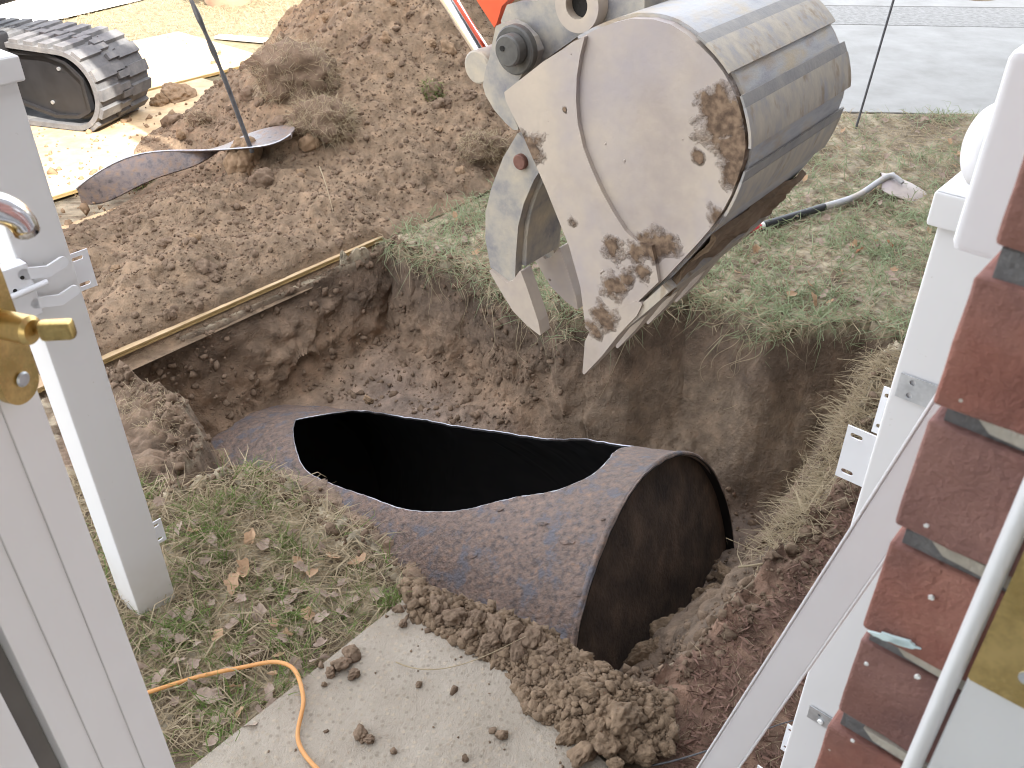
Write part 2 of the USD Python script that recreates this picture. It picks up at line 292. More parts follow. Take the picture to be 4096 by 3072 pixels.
def bucket_mat(name, spots):
    n = {'g': ('geometry', {}), 'n1': ('noise_texture', {'scale': 5, 'detail': 8, 'roughness': .62}), 'r': ('rgb_ramp', {'ramp': [(.28, (.32, .27, .24)), (.5, (.42, .355, .29)), (.72, (.50, .42, .325))]}),
         'n3': ('noise_texture', {'scale': 2.6, 'detail': 5, 'roughness': .6}), 'm3': ('map_range', {'from_min': .48, 'from_max': .66, 'to_max': .8, 'clamp': True}), 'gm': ('mix', {'color2': (.33, .295, .30)}),
         'mp': ('mapping', {'scale': (9, 9, 3), 'rotation': (.5, .4, 0)}), 'ns': ('noise_texture', {'scale': 1.6, 'detail': 5, 'roughness': .7}), 'ms': ('map_range', {'from_min': .60, 'from_max': .8, 'to_max': .4, 'clamp': True}), 'sm': ('mix', {'color2': (.30, .27, .25)}),
         'nm': ('noise_texture', {'scale': 26, 'detail': 8, 'roughness': .6}), 'nk': ('noise_texture', {'scale': 27, 'detail': 1, 'roughness': .3}), 'kk': ('map_range', {'from_min': .77, 'from_max': .82, 'clamp': True}),
         'mm': ('map_range', {'from_min': .44, 'from_max': .64, 'clamp': True}), 'mx': ('math', {'math_type': 'maximum'}), 'mud': ('mix', {}), 'mr': ('rgb_ramp', {'ramp': [(.35, (.085, .055, .036)), (.5, (.15, .10, .065)), (.65, (.225, .155, .10))]}),
         'b': ('bump', {'distance': .010, 'strength': .8}), 'nb': ('noise_texture', {'scale': 60, 'detail': 5}), 'b2': ('bump', {'distance': .0015, 'strength': .6}), 'rg': ('map_range', {'to_min': .55, 'to_max': .9}), 'p': ('principled_bsdf', {'specular_ior_level': .35})}
    l = [('g.position', f'{k}.vector') for k in ('n1', 'n3', 'nm', 'nk', 'nb', 'mp')] + [('mp.vector', 'ns.vector'), ('n1.fac', 'r.fac'), ('n3.fac', 'm3.value'), ('r.color', 'gm.color1'), ('m3.result', 'gm.fac'), ('ns.fac', 'ms.value'), ('gm.color', 'sm.color1'), ('ms.result', 'sm.fac')]
    prev = None
    for i, (p, r_) in enumerate(spots):
        n[f'd{i}'] = ('vector_math', {'math_type': 'distance', 'vector2': tuple(map(float, p))}); n[f'e{i}'] = ('map_range', {'from_min': 0.0, 'from_max': r_ * 1.6, 'to_min': .40, 'to_max': -.45, 'clamp': True})
        l += [('g.position', f'd{i}.vector1'), (f'd{i}.value', f'e{i}.value')]
        if prev: n[f'x{i}'] = ('math', {'math_type': 'maximum'}); l += [(prev, f'x{i}.value1'), (f'e{i}.result', f'x{i}.value2')]; prev = f'x{i}.value'
        else: prev = f'e{i}.result'
    n['ad'] = ('math', {'math_type': 'add'}); l += [(prev, 'ad.value1'), ('nm.fac', 'ad.value2'), ('ad.value', 'mm.value'), ('nk.fac', 'kk.value'), ('mm.result', 'mx.value1'), ('kk.result', 'mx.value2'), ('nb.fac', 'mr.fac'),
        ('sm.color', 'mud.color1'), ('mr.color', 'mud.color2'), ('mx.value', 'mud.fac'), ('mud.color', 'p.base_color'), ('mx.value', 'b.height'), ('nb.fac', 'b2.height'), ('b2.normal', 'b.normal'), ('b.normal', 'p.normal'), ('mx.value', 'rg.value'), ('rg.result', 'p.roughness')]
    return mat(name, n, l)
M['buckpale'] = bucket_mat('pale_steel', [((0, 0, -50), .01)])
M['steelworn'] = ramp_mat('worn_grey_steel', [(.3, (.27, .27, .285)), (.5, (.37, .365, .365)), (.70, (.42, .35, .25))], 9, 9, .55, metallic=.15, stretch=(1, 1, 3), big=(4, (.33, .26, .18), .54, .68), bump=.0015, bscale=90, spec=.4)
M['weld'] = ramp_mat('weld_shadow_steel', [(.3, (.22, .215, .21)), (.7, (.31, .29, .26))], 20, 5, .6, bump=.002, bscale=80)
M['rustbar'] = ramp_mat('scratched_rusty_bar', [(.33, (.30, .29, .285)), (.5, (.385, .34, .28)), (.7, (.46, .40, .31))], 7, 9, .6, bump=.001, bscale=90, spec=.35, stretch=(5, 5, 2), big=(5, (.28, .215, .145), .56, .70))
M['darksteel'] = ramp_mat('greasy_steel', [(.3, (.05, .047, .045)), (.6, (.10, .095, .085)), (.8, (.2, .18, .14))], 18, 7, .5, bump=.001, bscale=90, spec=.4)
M['mud'] = ramp_mat('wet_mud', [(.3, (.14, .095, .06)), (.7, (.24, .17, .11))], 30, 6, .9, bump=.004, bscale=90, bstr=1)
M['thumb'] = ramp_mat('thumb_steel', [(.3, (.17, .17, .19)), (.48, (.32, .295, .255)), (.7, (.46, .39, .29))], 10, 8, .6, bump=.002, bscale=70, spec=.35)
M['rustpin'] = ramp_mat('rusty_pin', [(.3, (.13, .06, .045)), (.7, (.22, .11, .08))], 40, 5, .7, bump=.001, bscale=100)
M['chrome'] = ramp_mat('chrome_rod', [(.3, (.75, .75, .76)), (.7, (.8, .8, .82))], 5, 2, .12, metallic=1.0, bump=.0001, bscale=20)
M['orange'] = ramp_mat('orange_red_paint', [(.3, (.62, .07, .02)), (.7, (.72, .10, .03))], 6, 4, .4, bump=.0005, bscale=40, spec=.5)
M['rubber'] = ramp_mat('dusty_rubber', [(.3, (.085, .085, .09)), (.6, (.15, .148, .148)), (.8, (.24, .225, .20))], 12, 7, .85, bump=.002, bscale=90, spec=.3)
M['black'] = ramp_mat('black_paint', [(.3, (.012, .012, .013)), (.7, (.022, .022, .024))], 8, 5, .45, bump=.001, bscale=60, spec=.45)
M['cord'] = ramp_mat('orange_cord_rubber', [(.3, (.42, .19, .055)), (.7, (.52, .26, .09))], 20, 4, .5, bump=.0004, bscale=90, spec=.4)
M['rod'] = ramp_mat('dark_steel_rod', [(.3, (.07, .07, .075)), (.7, (.13, .13, .135))], 30, 5, .6, metallic=.4, bump=.001, bscale=60)
M['red'] = ramp_mat('red_tape', [(.3, (.55, .04, .06)), (.7, (.62, .06, .08))], 10, 3, .5)
M['chip'] = ramp_mat('mulch_chip', [(.3, (.22, .12, .085)), (.7, (.34, .20, .15))], 30, 4, .9, bump=.001, bscale=120,
                     island=[(0, (.5, .5, .5)), (.7, (1, 1, 1)), (1, (1.7, 1.5, 1.3))])
M['pot'] = ramp_mat('terracotta', [(.3, (.42, .28, .19)), (.7, (.5, .34, .24))], 8, 4, .8)
M['glass'] = mat('door_glass', {'f': ('fresnel', {'IOR': 1.45}), 't': ('transparent_bsdf', {'color': (.95, .97, .97)}), 'g': ('glossy_bsdf', {'roughness': .02, 'color': (1, 1, 1)}), 'm': ('mix_closure', {})},
                 [('f.fac', 'm.fac'), ('t.BSDF', 'm.closure1'), ('g.BSDF', 'm.closure2')], surface='m.closure')

exec_sections = True
# ================================================================== TANK GEOMETRY (needed by the ground)
T_AZ, T_TILT, T_R, T_L = math.radians(-58), math.radians(15), 0.597, 1.85
T_C = np.array([0.50, 1.93, -0.53])
TA = np.array([math.sin(T_AZ) * math.cos(T_TILT), math.cos(T_AZ) * math.cos(T_TILT), -math.sin(T_TILT)])
TE1 = np.array([math.cos(T_AZ), -math.sin(T_AZ), 0.0])
TE2 = np.cross(TE1, TA); TE2 = TE2 if TE2[2] > 0 else -TE2
def tank_hit(px, py, second):
    r = ray(px, py); O = EYEP - T_C; B = np.c_[TE1, TE2]; ro, rd = O @ B, r @ B
    aa, bb, cc = rd @ rd, 2 * ro @ rd, ro @ ro - T_R ** 2; D_ = max(bb * bb - 4 * aa * cc, 0)
    p = O + r * ((-bb + (1 if second else -1) * math.sqrt(D_)) / (2 * aa))
    return p @ TA, math.atan2(p @ TE1, p @ TE2)

# ================================================================== GROUND
rim_px = [(232, 782), (420, 708), (600, 634), (830, 535), (880, 560), (960, 585), (1050, 615), (1130, 660), (1230, 705), (1330, 712), (1420, 672), (1490, 655),
          (1580, 690), (1660, 735), (1760, 722), (1860, 712), (1935, 745), (1895, 840), (1840, 960), (1790, 1090), (1720, 1190), (1640, 1270), (1540, 1340),
          (1440, 1425), (1380, 1462), (1290, 1440), (1235, 1410), (1180, 1385), (1090, 1345), (1000, 1325), (930, 1305), (875, 1275), (835, 1200), (760, 1125), (690, 1075), (630, 1040),
          (560, 1020), (470, 1035), (405, 1058), (375, 1040), (402, 985), (408, 900), (385, 850), (320, 828), (255, 826)]
RIM = sg.Polygon([D(*p)[:2] for p in rim_px]).buffer(0)
flo = [(620, 830, -.48), (420, 960, -.50), (500, 960, -.50), (700, 770, -.42), (850, 640, -.33), (850, 740, -.38), (940, 660, -.30), (1000, 700, -.33), (1000, 800, -.42), (1100, 730, -.36), (1150, 780, -.42), (1250, 850, -.46), (1130, 900, -.46), (1400, 900, -.48),
       (1500, 930, -.48), (1650, 960, -.58), (1720, 960, -.60), (1600, 1080, -.62), (1650, 1180, -.66), (1590, 1220, -.50), (1515, 1310, -.49), (1445, 1375, -.45), (1395, 1425, -.44), (1345, 1450, -.70), (1250, 1420, -.95),
       (560, 1010, -.5), (640, 900, -.50), (530, 930, -.52), (700, 1080, -.35), (900, 1240, -.4), (1100, 1320, -.5)]
fp = np.array([D(*p) for p in flo])
FLOOR = RBFInterpolator(fp[:, :2], fp[:, 2], kernel='thin_plate_spline', smoothing=.02)

def grow(a, b, far, k=1.35, s0=None):
    out = [b]; s = s0
    while out[-1] < far: out.append(out[-1] + s); s *= k
    return out
def axis(a, b, step, lo, hi):
    core = np.arange(a, b + 1e-9, step)
    up, s = [], step
    x = core[-1]
    while x < hi: s *= 1.25; x += s; up.append(x)
    dn, s, x = [], step, core[0]
    while x > lo: s *= 1.25; x -= s; dn.append(x)
    return np.r_[dn[::-1], core, up]
gx = axis(-1.75, 1.95, .0088, -250, 250); gy = axis(.95, 4.25, .0088, -250, 400)
X, Y = np.meshgrid(gx, gy); P2 = np.c_[X.ravel(), Y.ravel()]
P3 = np.c_[P2, np.zeros(len(P2))]
core = (np.abs(P2[:, 0]) < 4.5) & (P2[:, 1] > -1.5) & (P2[:, 1] < 9)
n1 = np.zeros(len(P2)); n2 = n1.copy(); n3 = n1.copy()
n1[core] = fbm(P3[core], 3.0, 4, 1); n2[core] = fbm(P3[core], 11, 4, 2); n3[core] = fbm(P3[core], 34, 3, 3)
pts = shapely.points(P2 + np.c_[n1 * .09 + n2 * .03, -n1 * .06 + n2 * .03])
din = np.full(len(P2), -9.0)
near = core
dist = shapely.distance(RIM.exterior, pts[near]); ins = shapely.contains(RIM, pts[near])
din[near] = np.where(ins, dist, -dist)
uu, vv = P2 @ U[:2], P2 @ V[:2]
Z = n1 * .03 + n2 * .012 * core
# gentle swell of the lawn beyond the pit
Z += np.where(core & (vv < 2.9) & (uu > 2.0), .03, 0)
inside = din > 0
fl = np.zeros(len(P2)); fl[inside] = FLOOR(P2[inside])
slope = np.full(len(P2), 4.2)
right = (P2[:, 0] > .42) & (P2[:, 1] < 2.75)
slope[right] = 1.6 + 1.6 * np.clip((P2[right, 1] - 1.9) / .8, 0, 1)
smooth_clay = (P2[:, 0] > .25) & (P2[:, 1] > 2.6)
cw = np.clip((P2[:, 0] - .05) / .4, 0, 1) * np.clip((P2[:, 1] - 2.5) / .2, 0, 1); slope = slope * (1 - cw) + np.minimum(slope, 2.7) * cw
nearlip = (P2 @ V[:2] < 1.75) & (P2[:, 0] < .3)
slope[nearlip] = 3.5
wall = Z - np.maximum(din - .012, 0) * slope - .02 * (din > 0)
rough_f = fl + n1 * .10 + n2 * .07
wq0 = np.c_[P2 + np.c_[n2, n3] * .06, np.zeros(len(P2))]
def cells(p, s, seed):                           # rounded clods as bumps: distance to jittered points
    g = p[:, :2] * s; i = np.floor(g); best = np.full(len(p), 9.0)
    for a in (-1, 0, 1):
        for b in (-1, 0, 1):
            c = i + [a, b]; h = np.sin(c @ np.array([127.1, 311.7]) + seed * 17.3) * 43758.5453; h2 = np.sin(c @ np.array([269.5, 183.3]) + seed * 9.1) * 43758.5453
            o = c + np.c_[h - np.floor(h), h2 - np.floor(h2)]
            d = np.linalg.norm(g - o, axis=1) / (.45 + .85 * (h * 7 - np.floor(h * 7))); best = np.minimum(best, d)
    return np.sqrt(np.clip(1 - best ** 2, 0, 1))
iw = np.where(inside)[0]
cl0 = np.zeros(len(P2)); cl0[iw] = cells(wq0[iw], 9, 11) * .05 + cells(wq0[iw], 20, 12) * .03 + cells(wq0[iw], 42, 13) * .014
rough_f += cl0 * np.clip(.45 + 4.0 * fbm(P3, 2.4, 3, 19), .12, 1)
wall_n = wall + (n2 * .07 + n3 * .012) * np.clip(din / .06, 0, 1) * (1 - .75 * cw)
zin = np.maximum(rough_f, wall_n)
k_ = .05; hh = np.clip(.5 + .5 * (rough_f - wall_n) / k_, 0, 1); zin = wall_n * (1 - hh) + rough_f * hh + k_ * hh * (1 - hh)
Z = np.where(inside, zin, Z)
# crumbly lips of the pit
lip = np.exp(-(np.minimum(din, 0) / .09) ** 2) * (din <= 0) * core
Z += lip * (n2 * .10 + n3 * .06 + .012)
# soil keeps out of the tank
q = np.c_[P2, Z] - T_C
hx = q @ TE1; tt = q @ TA
foot = (np.abs(hx) < T_R - .03)
za = np.sqrt(np.maximum(T_R ** 2 - hx ** 2, 0))       # top of shell above the axis, perpendicular to it
topz = T_C[2] + za * TE2[2]
# height of the shell's top over (x, y): solve along z
tA = (P2[:, 0] - T_C[0]) * TA[0] + (P2[:, 1] - T_C[1]) * TA[1]
def shell_top(P, grow_r=0.0):
    ox, oy = P[:, 0] - T_C[0], P[:, 1] - T_C[1]
    a1 = ox * TE1[0] + oy * TE1[1]; b0 = ox * TE2[0] + oy * TE2[1]
    R_ = T_R + grow_r; zz = (np.sqrt(np.maximum(R_ ** 2 - a1 ** 2, 0)) - b0) / TE2[2]
    t_ = ox * TA[0] + oy * TA[1] + zz * TA[2]
    ok = (np.abs(a1) < R_ - .002) & (t_ > .03 - grow_r) & (t_ < T_L - .02 + grow_r)
    return np.where(ok, T_C[2] + zz, -99)
st = shell_top(P2)
# against the far flank the spoil reaches almost to the cut edge
under = (st > -50) & (Z < st)
Z = np.where(under, np.maximum(Z, st - .004), Z)
dpoly = sg.Polygon([D(*p)[:2] for p in [(1640, 246), (1830, 241), (1950, 243), (2085, 248), (2300, 258), (3300, 150), (3000, 0), (1200, 0), (1250, 120)]]).buffer(0)
Z = np.where(shapely.contains_xy(dpoly, P2[:, 0], P2[:, 1]), -.06, Z)
Z = np.where((vv > 2.86) & (uu < 2.5) & (uu > -3) & core, np.minimum(Z, -.02), Z)
# colour
top = np.array([.15, .112, .083]); sub_c = np.array([.245, .178, .125]); floor_c = np.array([.215, .168, .136]); turf = np.array([.27, .23, .165])
depth = np.clip(-Z, 0, 2)
col = np.tile(turf, (len(P2), 1))
tm_ = np.clip(.5 + 2.6 * n2 + 3.0 * n3, 0, 1)[:, None]; col = np.array([.15, .115, .08]) * (1 - tm_) + np.array([.36, .315, .23]) * tm_
w_in = np.clip(din / .02, 0, 1)[:, None]
wallc = top + (sub_c - top) * np.clip((depth + n1 * .25 - .14) / .16, 0, 1)[:, None]
fmix = np.clip((din - .12) / .25, 0, 1)[:, None]
inc = wallc * (1 - fmix) + floor_c * fmix
claym = (np.clip((cw * inside) * (depth - .16) / .1, 0, 1) * np.clip((.62 - depth) / .06, 0, 1))[:, None]
inc = inc * (1 - claym) + np.array([.215, .165, .12]) * claym
grey = np.clip((fbm(P3, 2.2, 3, 8) + .02) * 6, 0, 1)[:, None] * fmix * (depth > .25)[:, None]
inc = inc * (1 - .55 * grey) + np.array([.13, .108, .098]) * .55 * grey
col = col * (1 - w_in) + inc * w_in
mul = ((P2[:, 0] > .3) & (din < .0) & (P2[:, 1] < 2.1) & (vv < .9))
ledge = shapely.contains_xy(sg.Polygon([D(*p)[:2] for p in [(120, 800), (240, 815), (325, 815), (400, 850), (420, 1000), (380, 1062), (300, 1050), (150, 1000)]]).buffer(.02), P2[:, 0], P2[:, 1]) & (din <= 0)
col[ledge] = np.array([.17, .125, .09]) * (.75 + .6 * tm_[ledge])
Z = Z + np.where(ledge, n2 * .05 + n3 * .03, 0)
col[mul] = np.array([.20, .13, .095])
far = ~core | (vv > 5.4)
col[far] = np.array([.22, .19, .12])
nxg, nyg = len(gx), len(gy)
ii = np.arange(nxg * nyg).reshape(nyg, nxg)
F1 = np.stack([ii[:-1, :-1], ii[:-1, 1:], ii[1:, 1:], ii[1:, :-1]], -1).reshape(-1, 4)
PG = np.c_[P2, Z]
SM = cw
# push steep walls about sideways so that they are lumpy, with small overhangs
st_w = np.clip(din / .05, 0, 1) * np.clip(-Z / .08, 0, 1) * (Z > -1.3) * (st < -50)
F1 = F1[~under[F1].all(1)]
def compact(P, F, C=None):
    u_, inv = np.unique(F, return_inverse=True); return P[u_], inv.reshape(F.shape), (None if C is None else C[u_])
T1 = np.vstack([F1[:, [0, 1, 2]], F1[:, [0, 2, 3]]])
A1 = np.c_[PG, st_w, SM, col]                    # position and what goes with it
def split4(A, T, mark):
    f = T[mark]; e = np.sort(np.vstack([f[:, [0, 1]], f[:, [1, 2]], f[:, [2, 0]]]), axis=1)
    ue_, inv = np.unique(e, axis=0, return_inverse=True); mid = (A[ue_[:, 0]] + A[ue_[:, 1]]) / 2; n0 = len(A); k = len(f); inv = inv.ravel() + n0
    a_, b_, c_ = inv[:k], inv[k:2 * k], inv[2 * k:]
    new = np.vstack([np.c_[f[:, 0], a_, c_], np.c_[a_, f[:, 1], b_], np.c_[c_, b_, f[:, 2]], np.c_[a_, b_, c_]])
    return np.vstack([A, mid]), np.vstack([T[~mark], new])
for lim in (.020, .016):
    zt = A1[T1][:, :, 2]; A1, T1 = split4(A1, T1, (np.ptp(zt, axis=1) > lim) & (A1[T1][:, :, 3].min(1) > 0))
sel = np.where(A1[:, 3] > 0)[0]; q3 = A1[sel, :3]; fade = A1[sel, 3] * (1 - .80 * A1[sel, 4])
def grains(p, s_, seed):                          # 3-D rounded clods
    g = p * s_ + seed * 3.7; i = np.floor(g); best = np.full(len(p), 9.0)
    for o in np.ndindex(3, 3, 3):
        c = i + np.array(o) - 1; h = np.sin(c @ np.array([127.1, 311.7, 74.7]) + seed) * 43758.5453; h2 = np.sin(c @ np.array([269.5, 183.3, 246.1]) + seed) * 43758.5453; h3 = np.sin(c @ np.array([113.5, 271.9, 124.6]) + seed) * 43758.5453
        o_ = c + np.c_[h - np.floor(h), h2 - np.floor(h2), h3 - np.floor(h3)]; best = np.minimum(best, np.linalg.norm(g - o_, axis=1) / (.5 + .7 * (h * 5 - np.floor(h * 5))))
    return np.sqrt(np.clip(1 - best ** 2, 0, 1))
cen_ = np.array(RIM.centroid.coords[0]); od = cen_ - q3[:, :2]; od /= np.linalg.norm(od, axis=1)[:, None] + 1e-9
gm_ = np.clip(.5 + 3.5 * fbm(q3, 3.5, 3, 29), 0, 1); dsp = (grains(q3, 9, 1) * .030 + grains(q3, 22, 2) * .018 + grains(q3, 48, 3) * .008) * gm_ - .02 + fbm(q3, 4, 3, 25) * .10
A1[sel, 0] += fade * (od[:, 0] * dsp + fbm(q3, 14, 4, 21) * .045); A1[sel, 1] += fade * (od[:, 1] * dsp + fbm(q3, 14, 4, 22) * .045)
PGc, F1c, A_c = compact(A1[:, :3], T1, A1); colc = A_c[:, 5:8]
ground = obj('ground', (PGc, F1c), M['soil'], smooth=True, kind='structure', col=colc)
sb = [np.array([x, y, z]) for z in (-1.75, -.16) for x, y in ((-2.1, .6), (2.1, .6), (2.1, 4.6), (-2.1, 4.6))]
obj('subsoil', (np.array(sb), np.array([(0, 1, 2, 3), (0, 1, 5, 4), (1, 2, 6, 5), (2, 3, 7, 6), (3, 0, 4, 7)])), M['mud'], kind='structure')
def gz(p):
    p = np.atleast_2d(p); i = np.clip(np.searchsorted(gx, p[:, 0]), 0, nxg - 1); j = np.clip(np.searchsorted(gy, p[:, 1]), 0, nyg - 1)
    return Z.reshape(nyg, nxg)[j, i]
def gd(p):
    p = np.atleast_2d(p); i = np.clip(np.searchsorted(gx, p[:, 0]), 0, nxg - 1); j = np.clip(np.searchsorted(gy, p[:, 1]), 0, nyg - 1)
    return din.reshape(nyg, nxg)[j, i]

# ================================================================== PAVING, DRIVEWAY, PLYWOOD
def slab(poly, z0, z1, m, name, bev=.006, kind='structure', parent=None, **k):
    g = sg.Polygon(poly).buffer(0)
    lo = m3.CrossSection([np.asarray(g.exterior.coords)[:-1]]).extrude(z1 - z0 - bev).translate([0, 0, z0])
    t = tm(lo); inner = g.buffer(-bev)
    up = prism(inner, np.zeros(3), np.array([1, 0, 0.]), np.array([0, 1, 0.]), UP, z1 - bev * 1.2, z1)
    return obj(name, cat_([t, up]), m, parent, kind=kind, **k)
P_ = lambda *a: [tuple(x[:2]) for x in a]
ue = touv(D(870, 1310, .035)); 
rag = [uv(1.02 + .035 * math.sin(7 * t) + .02 * math.sin(19 * t + 1), 1.255 - t * .82) for t in np.linspace(0, 1, 24)]
slab(P_(uv(-2.2, 1.255), uv(-2.2, .43), *[r for r in rag[::-1]]), -.09, .035, M['concrete'], 'garden_path', label='pale exposed-aggregate concrete path broken off at the edge of the pit')
slab(P_(uv(.30, 1.33), uv(.30, 2.05), uv(-1.6, 2.05), uv(-1.6, 1.33)), -.09, .03, M['concrete'], 'paving_slab', label='small concrete slab behind the open storm door')
slab(P_(uv(-1.55, 2.07), uv(.15, 2.07), uv(.15, 2.9), uv(-1.55, 2.9)), -.09, .03, M['concrete'], 'paving_slab')
# old walk under the plywood whose broken edge shows in the pit wall
eb = [uv(u_, 2.878 + .05 * float(fbm(np.array([[u_, 0, 3.]]), 4, 3, 5)[0]))[:2] for u_ in np.linspace(.9, 1.95, 70)]
bw = tm(m3.CrossSection([np.array([*eb, uv(1.95, 3.3)[:2], uv(.9, 3.3)[:2]])[::-1]]).extrude(.095).translate([0, 0, -.108]).refine_to_length(.018)); bwv = np.asarray(bw.vertices)
bwv = bwv + V * (fbm(bwv, 13, 4, 6) * .05)[:, None] + UP * (np.minimum(fbm(bwv, 18, 3, 7), .1) * .024 - .004)[:, None]
obj('buried_walk', (bwv, bw.faces), M['oldconc'], smooth=40, kind='structure')
dr = [D(1640, 250), D(1830, 245), D(1950, 247), D(2085, 252), D(2300, 262)]
slab(P_(*dr, D(2600, 150), D(2300, 64), D(1500, 50), D(1300, 120)), -.1, .01, M['drive'], 'driveway')
slab(P_(D(1300, 44), D(2500, 66), D(2500, 20), D(1300, 3)), -.1, .004, M['gravel'], 'gravel_strip')
slab(P_(D(1200, 7), D(2700, 24), uv(9, -6) + 6 * np.array([1, 1, 0]), uv(16, 8)), -.1, .008, M['drive'], 'street')
slab(P_(uv(-3, 7.9), uv(3.6, 8.15), uv(6.0, 8.6), uv(12, 9.2), uv(12, 10.6), uv(6.2, 10.2), uv(3.4, 9.7), uv(-3, 9.3)), -.1, .02, M['walk'], 'sidewalk')
slab(P_(uv(-6, 12.2), uv(20, 13.2), uv(20, 22), uv(-6, 22)), -.1, .02, M['walk'], 'road')

def plywood(u0, u1, v0, v1, z, label, cuts=None):
    c = uv((u0 + u1) / 2, (v0 + v1) / 2, z)
    o = wthing('plywood_sheet', label, 'plywood', c)
    obj('face', frame_box(c + UP * .0182, U, V, UP, u1 - u0, v1 - v0, .0016), M['ply'], o)
    for k in range(3):
        obj('ply', frame_box(c + UP * (.0145 - .006 * k), U, V, UP, u1 - u0 - .004 * (k % 2), v1 - v0 - .004 * (k % 2), .0056), M['plyedge'], o)
    return o
plywood(.55, 2.50, 2.905, 4.125, .004, 'plywood sheet edging the pit, mostly buried under the dirt pile')
plywood(.9, 3.34, 4.50, 5.72, .0, 'sunlit plywood sheet under the near end of the rubber track')
plywood(1.5, 3.94, 5.75, 6.97, .006, 'sunlit plywood sheet farthest from the pit, behind the track')

# ================================================================== DIRT PILE
PS = .0108
pile_c = [(.7, 2.95, 0), (1.4, 2.97, .045), (2.0, 2.97, .055), (2.45, 2.95, .065), (3, 2.9, .06), (3.5, 2.85, .08), (4.2, 2.75, .1), (5, 2.8, .05), (.75, 3.5, 0), (1.0, 3.75, .03), (1.3, 3.2, .10), (1.5, 4.3, -.02), (1.75, 4.45, -.02), (2.15, 4.85, .0),
          (2.55, 5.0, .02), (2.95, 5.3, .0), (3.9, 5.75, .0), (4.8, 6.1, 0), (5.8, 5, 0), (6.1, 4, 0), (5.7, 3.2, 0), (1.6, 3.7, .10), (2.2, 3.5, .15), (2.25, 4.15, .05), (2.9, 3.6, .34), (2.9, 4.3, .32), (2.9, 4.9, .10),
          (3.4, 4.6, .50), (3.4, 5.2, .18), (3.9, 4.7, .72), (3.9, 5.2, .45), (4.0, 4.0, .76), (4.6, 4.3, 1.04), (3.4, 3.5, .42), (4.2, 3.4, .46), (5.0, 3.6, .55), (.4, 4.4, -.02), (.3, 2.9, -.02), (1.2, 5, -.03), (2.0, 5.7, -.03), (3, 6.2, -.03), (4.5, 6.6, -.02), (6.3, 6, -.02)]
pile_c = np.array(pile_c)
PILE = RBFInterpolator(pile_c[:, :2], pile_c[:, 2], kernel='thin_plate_spline', smoothing=.02)
pu = np.arange(.4, 5.6, PS); pv = np.arange(2.86, 6.3, PS)
PU, PV = np.meshgrid(pu, pv); pw = PU[..., None] * U + PV[..., None] * V
pq = pw.reshape(-1, 3)
fn = np.clip(fbm(pq, 1, 1) + .5, 0, 1)
wq = pq + np.c_[fbm(pq, 7, 3, 31), fbm(pq, 7, 3, 32), np.zeros(len(pq))] * .12
pz0 = PILE(np.c_[PU.ravel(), PV.ravel()])
on = np.clip((pz0 - .015) / .07, 0, 1)
pz = pz0 + on * (fbm(pq, 2.6, 4, 41) * .16 + fbm(pq, 12, 3, 42) * .05 + cells(wq, 5, 1) * .075 * np.clip(.4 + 4 * fbm(pq, 1.7, 3, 49), 0, 1) + cells(wq, 13, 2) * .036 * np.clip(.55 + 4 * fbm(pq, 2.6, 3, 50), .15, 1) + cells(wq, 27, 3) * .022 + cells(wq, 52, 4) * .012 + fbm(pq, 45, 2, 48) * .012 - .05)
front = np.clip((PV.ravel() - 2.955 + .02 * fbm(pq, 5, 3, 47) + .062) / .05, 0, 1)
left_cut = PU.ravel() < 2.45
pz = np.where(left_cut, pz * front - .04 * (1 - front), pz)
pz = np.where(pz0 < .012, np.minimum(pz, .006 + (pz0 - .012) * 4), pz)
PW = pq + UP * pz[:, None]
pc = np.tile(np.array([.205, .150, .101]), (len(pq), 1))
pc *= (1 + .9 * fbm(pq, 1.3, 3, 44))[:, None]
ora = np.clip((PU.ravel() - 3.3) / .5, 0, 1) * np.clip((PV.ravel() - 4.0) / .5, 0, 1)
pc = pc * (1 - .5 * ora[:, None]) + np.array([.25, .155, .085]) * .5 * ora[:, None]
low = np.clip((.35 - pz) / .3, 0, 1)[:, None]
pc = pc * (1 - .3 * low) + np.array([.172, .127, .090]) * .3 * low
ji = np.arange(len(pu) * len(pv)).reshape(len(pv), len(pu))
F2 = np.stack([ji[:-1, :-1], ji[:-1, 1:], ji[1:, 1:], ji[1:, :-1]], -1).reshape(-1, 4)
F2 = F2[(pz[F2] > -.06).any(1)]
pile = thing('dirt_pile', 'big heap of crumbly brown excavated soil lying on plywood behind the pit', 'dirt pile')
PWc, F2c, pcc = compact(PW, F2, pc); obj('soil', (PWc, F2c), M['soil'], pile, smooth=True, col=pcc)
PZ = pz.reshape(len(pv), len(pu))
def pile_z(p):
    p = np.atleast_2d(p); u_, v_ = p[:, :2] @ U[:2], p[:, :2] @ V[:2]
    return PZ[np.clip(((v_ - pv[0]) / PS).round().astype(int), 0, len(pv) - 1), np.clip(((u_ - pu[0]) / PS).round().astype(int), 0, len(pu) - 1)]
def pile_hit(px, py):                             # where a ray meets the heap
    r = ray(px, py); ks = np.linspace(.003, .012, 1500); p = EYEP + ks[:, None] * r
    u_, v_ = p[:, :2] @ U[:2], p[:, :2] @ V[:2]
    zz = np.where((u_ > .4) & (u_ < 6.3) & (v_ > 2.85) & (v_ < 6.5), pile_z(p), 0); zz = np.maximum(zz, 0)
    return p[np.argmax(p[:, 2] <= zz)]
protoA = [lump(1, s) for s in range(8)]; protoB = [(trimesh.creation.icosphere(subdivisions=0).vertices * (1 + .5 * np.random.default_rng(s).uniform(-1, 1, (12, 1))) * [1, .85, .75], trimesh.creation.icosphere(subdivisions=0).faces) for s in range(8)]
protoC = [lump(3, s + 20, .55) for s in range(10)]
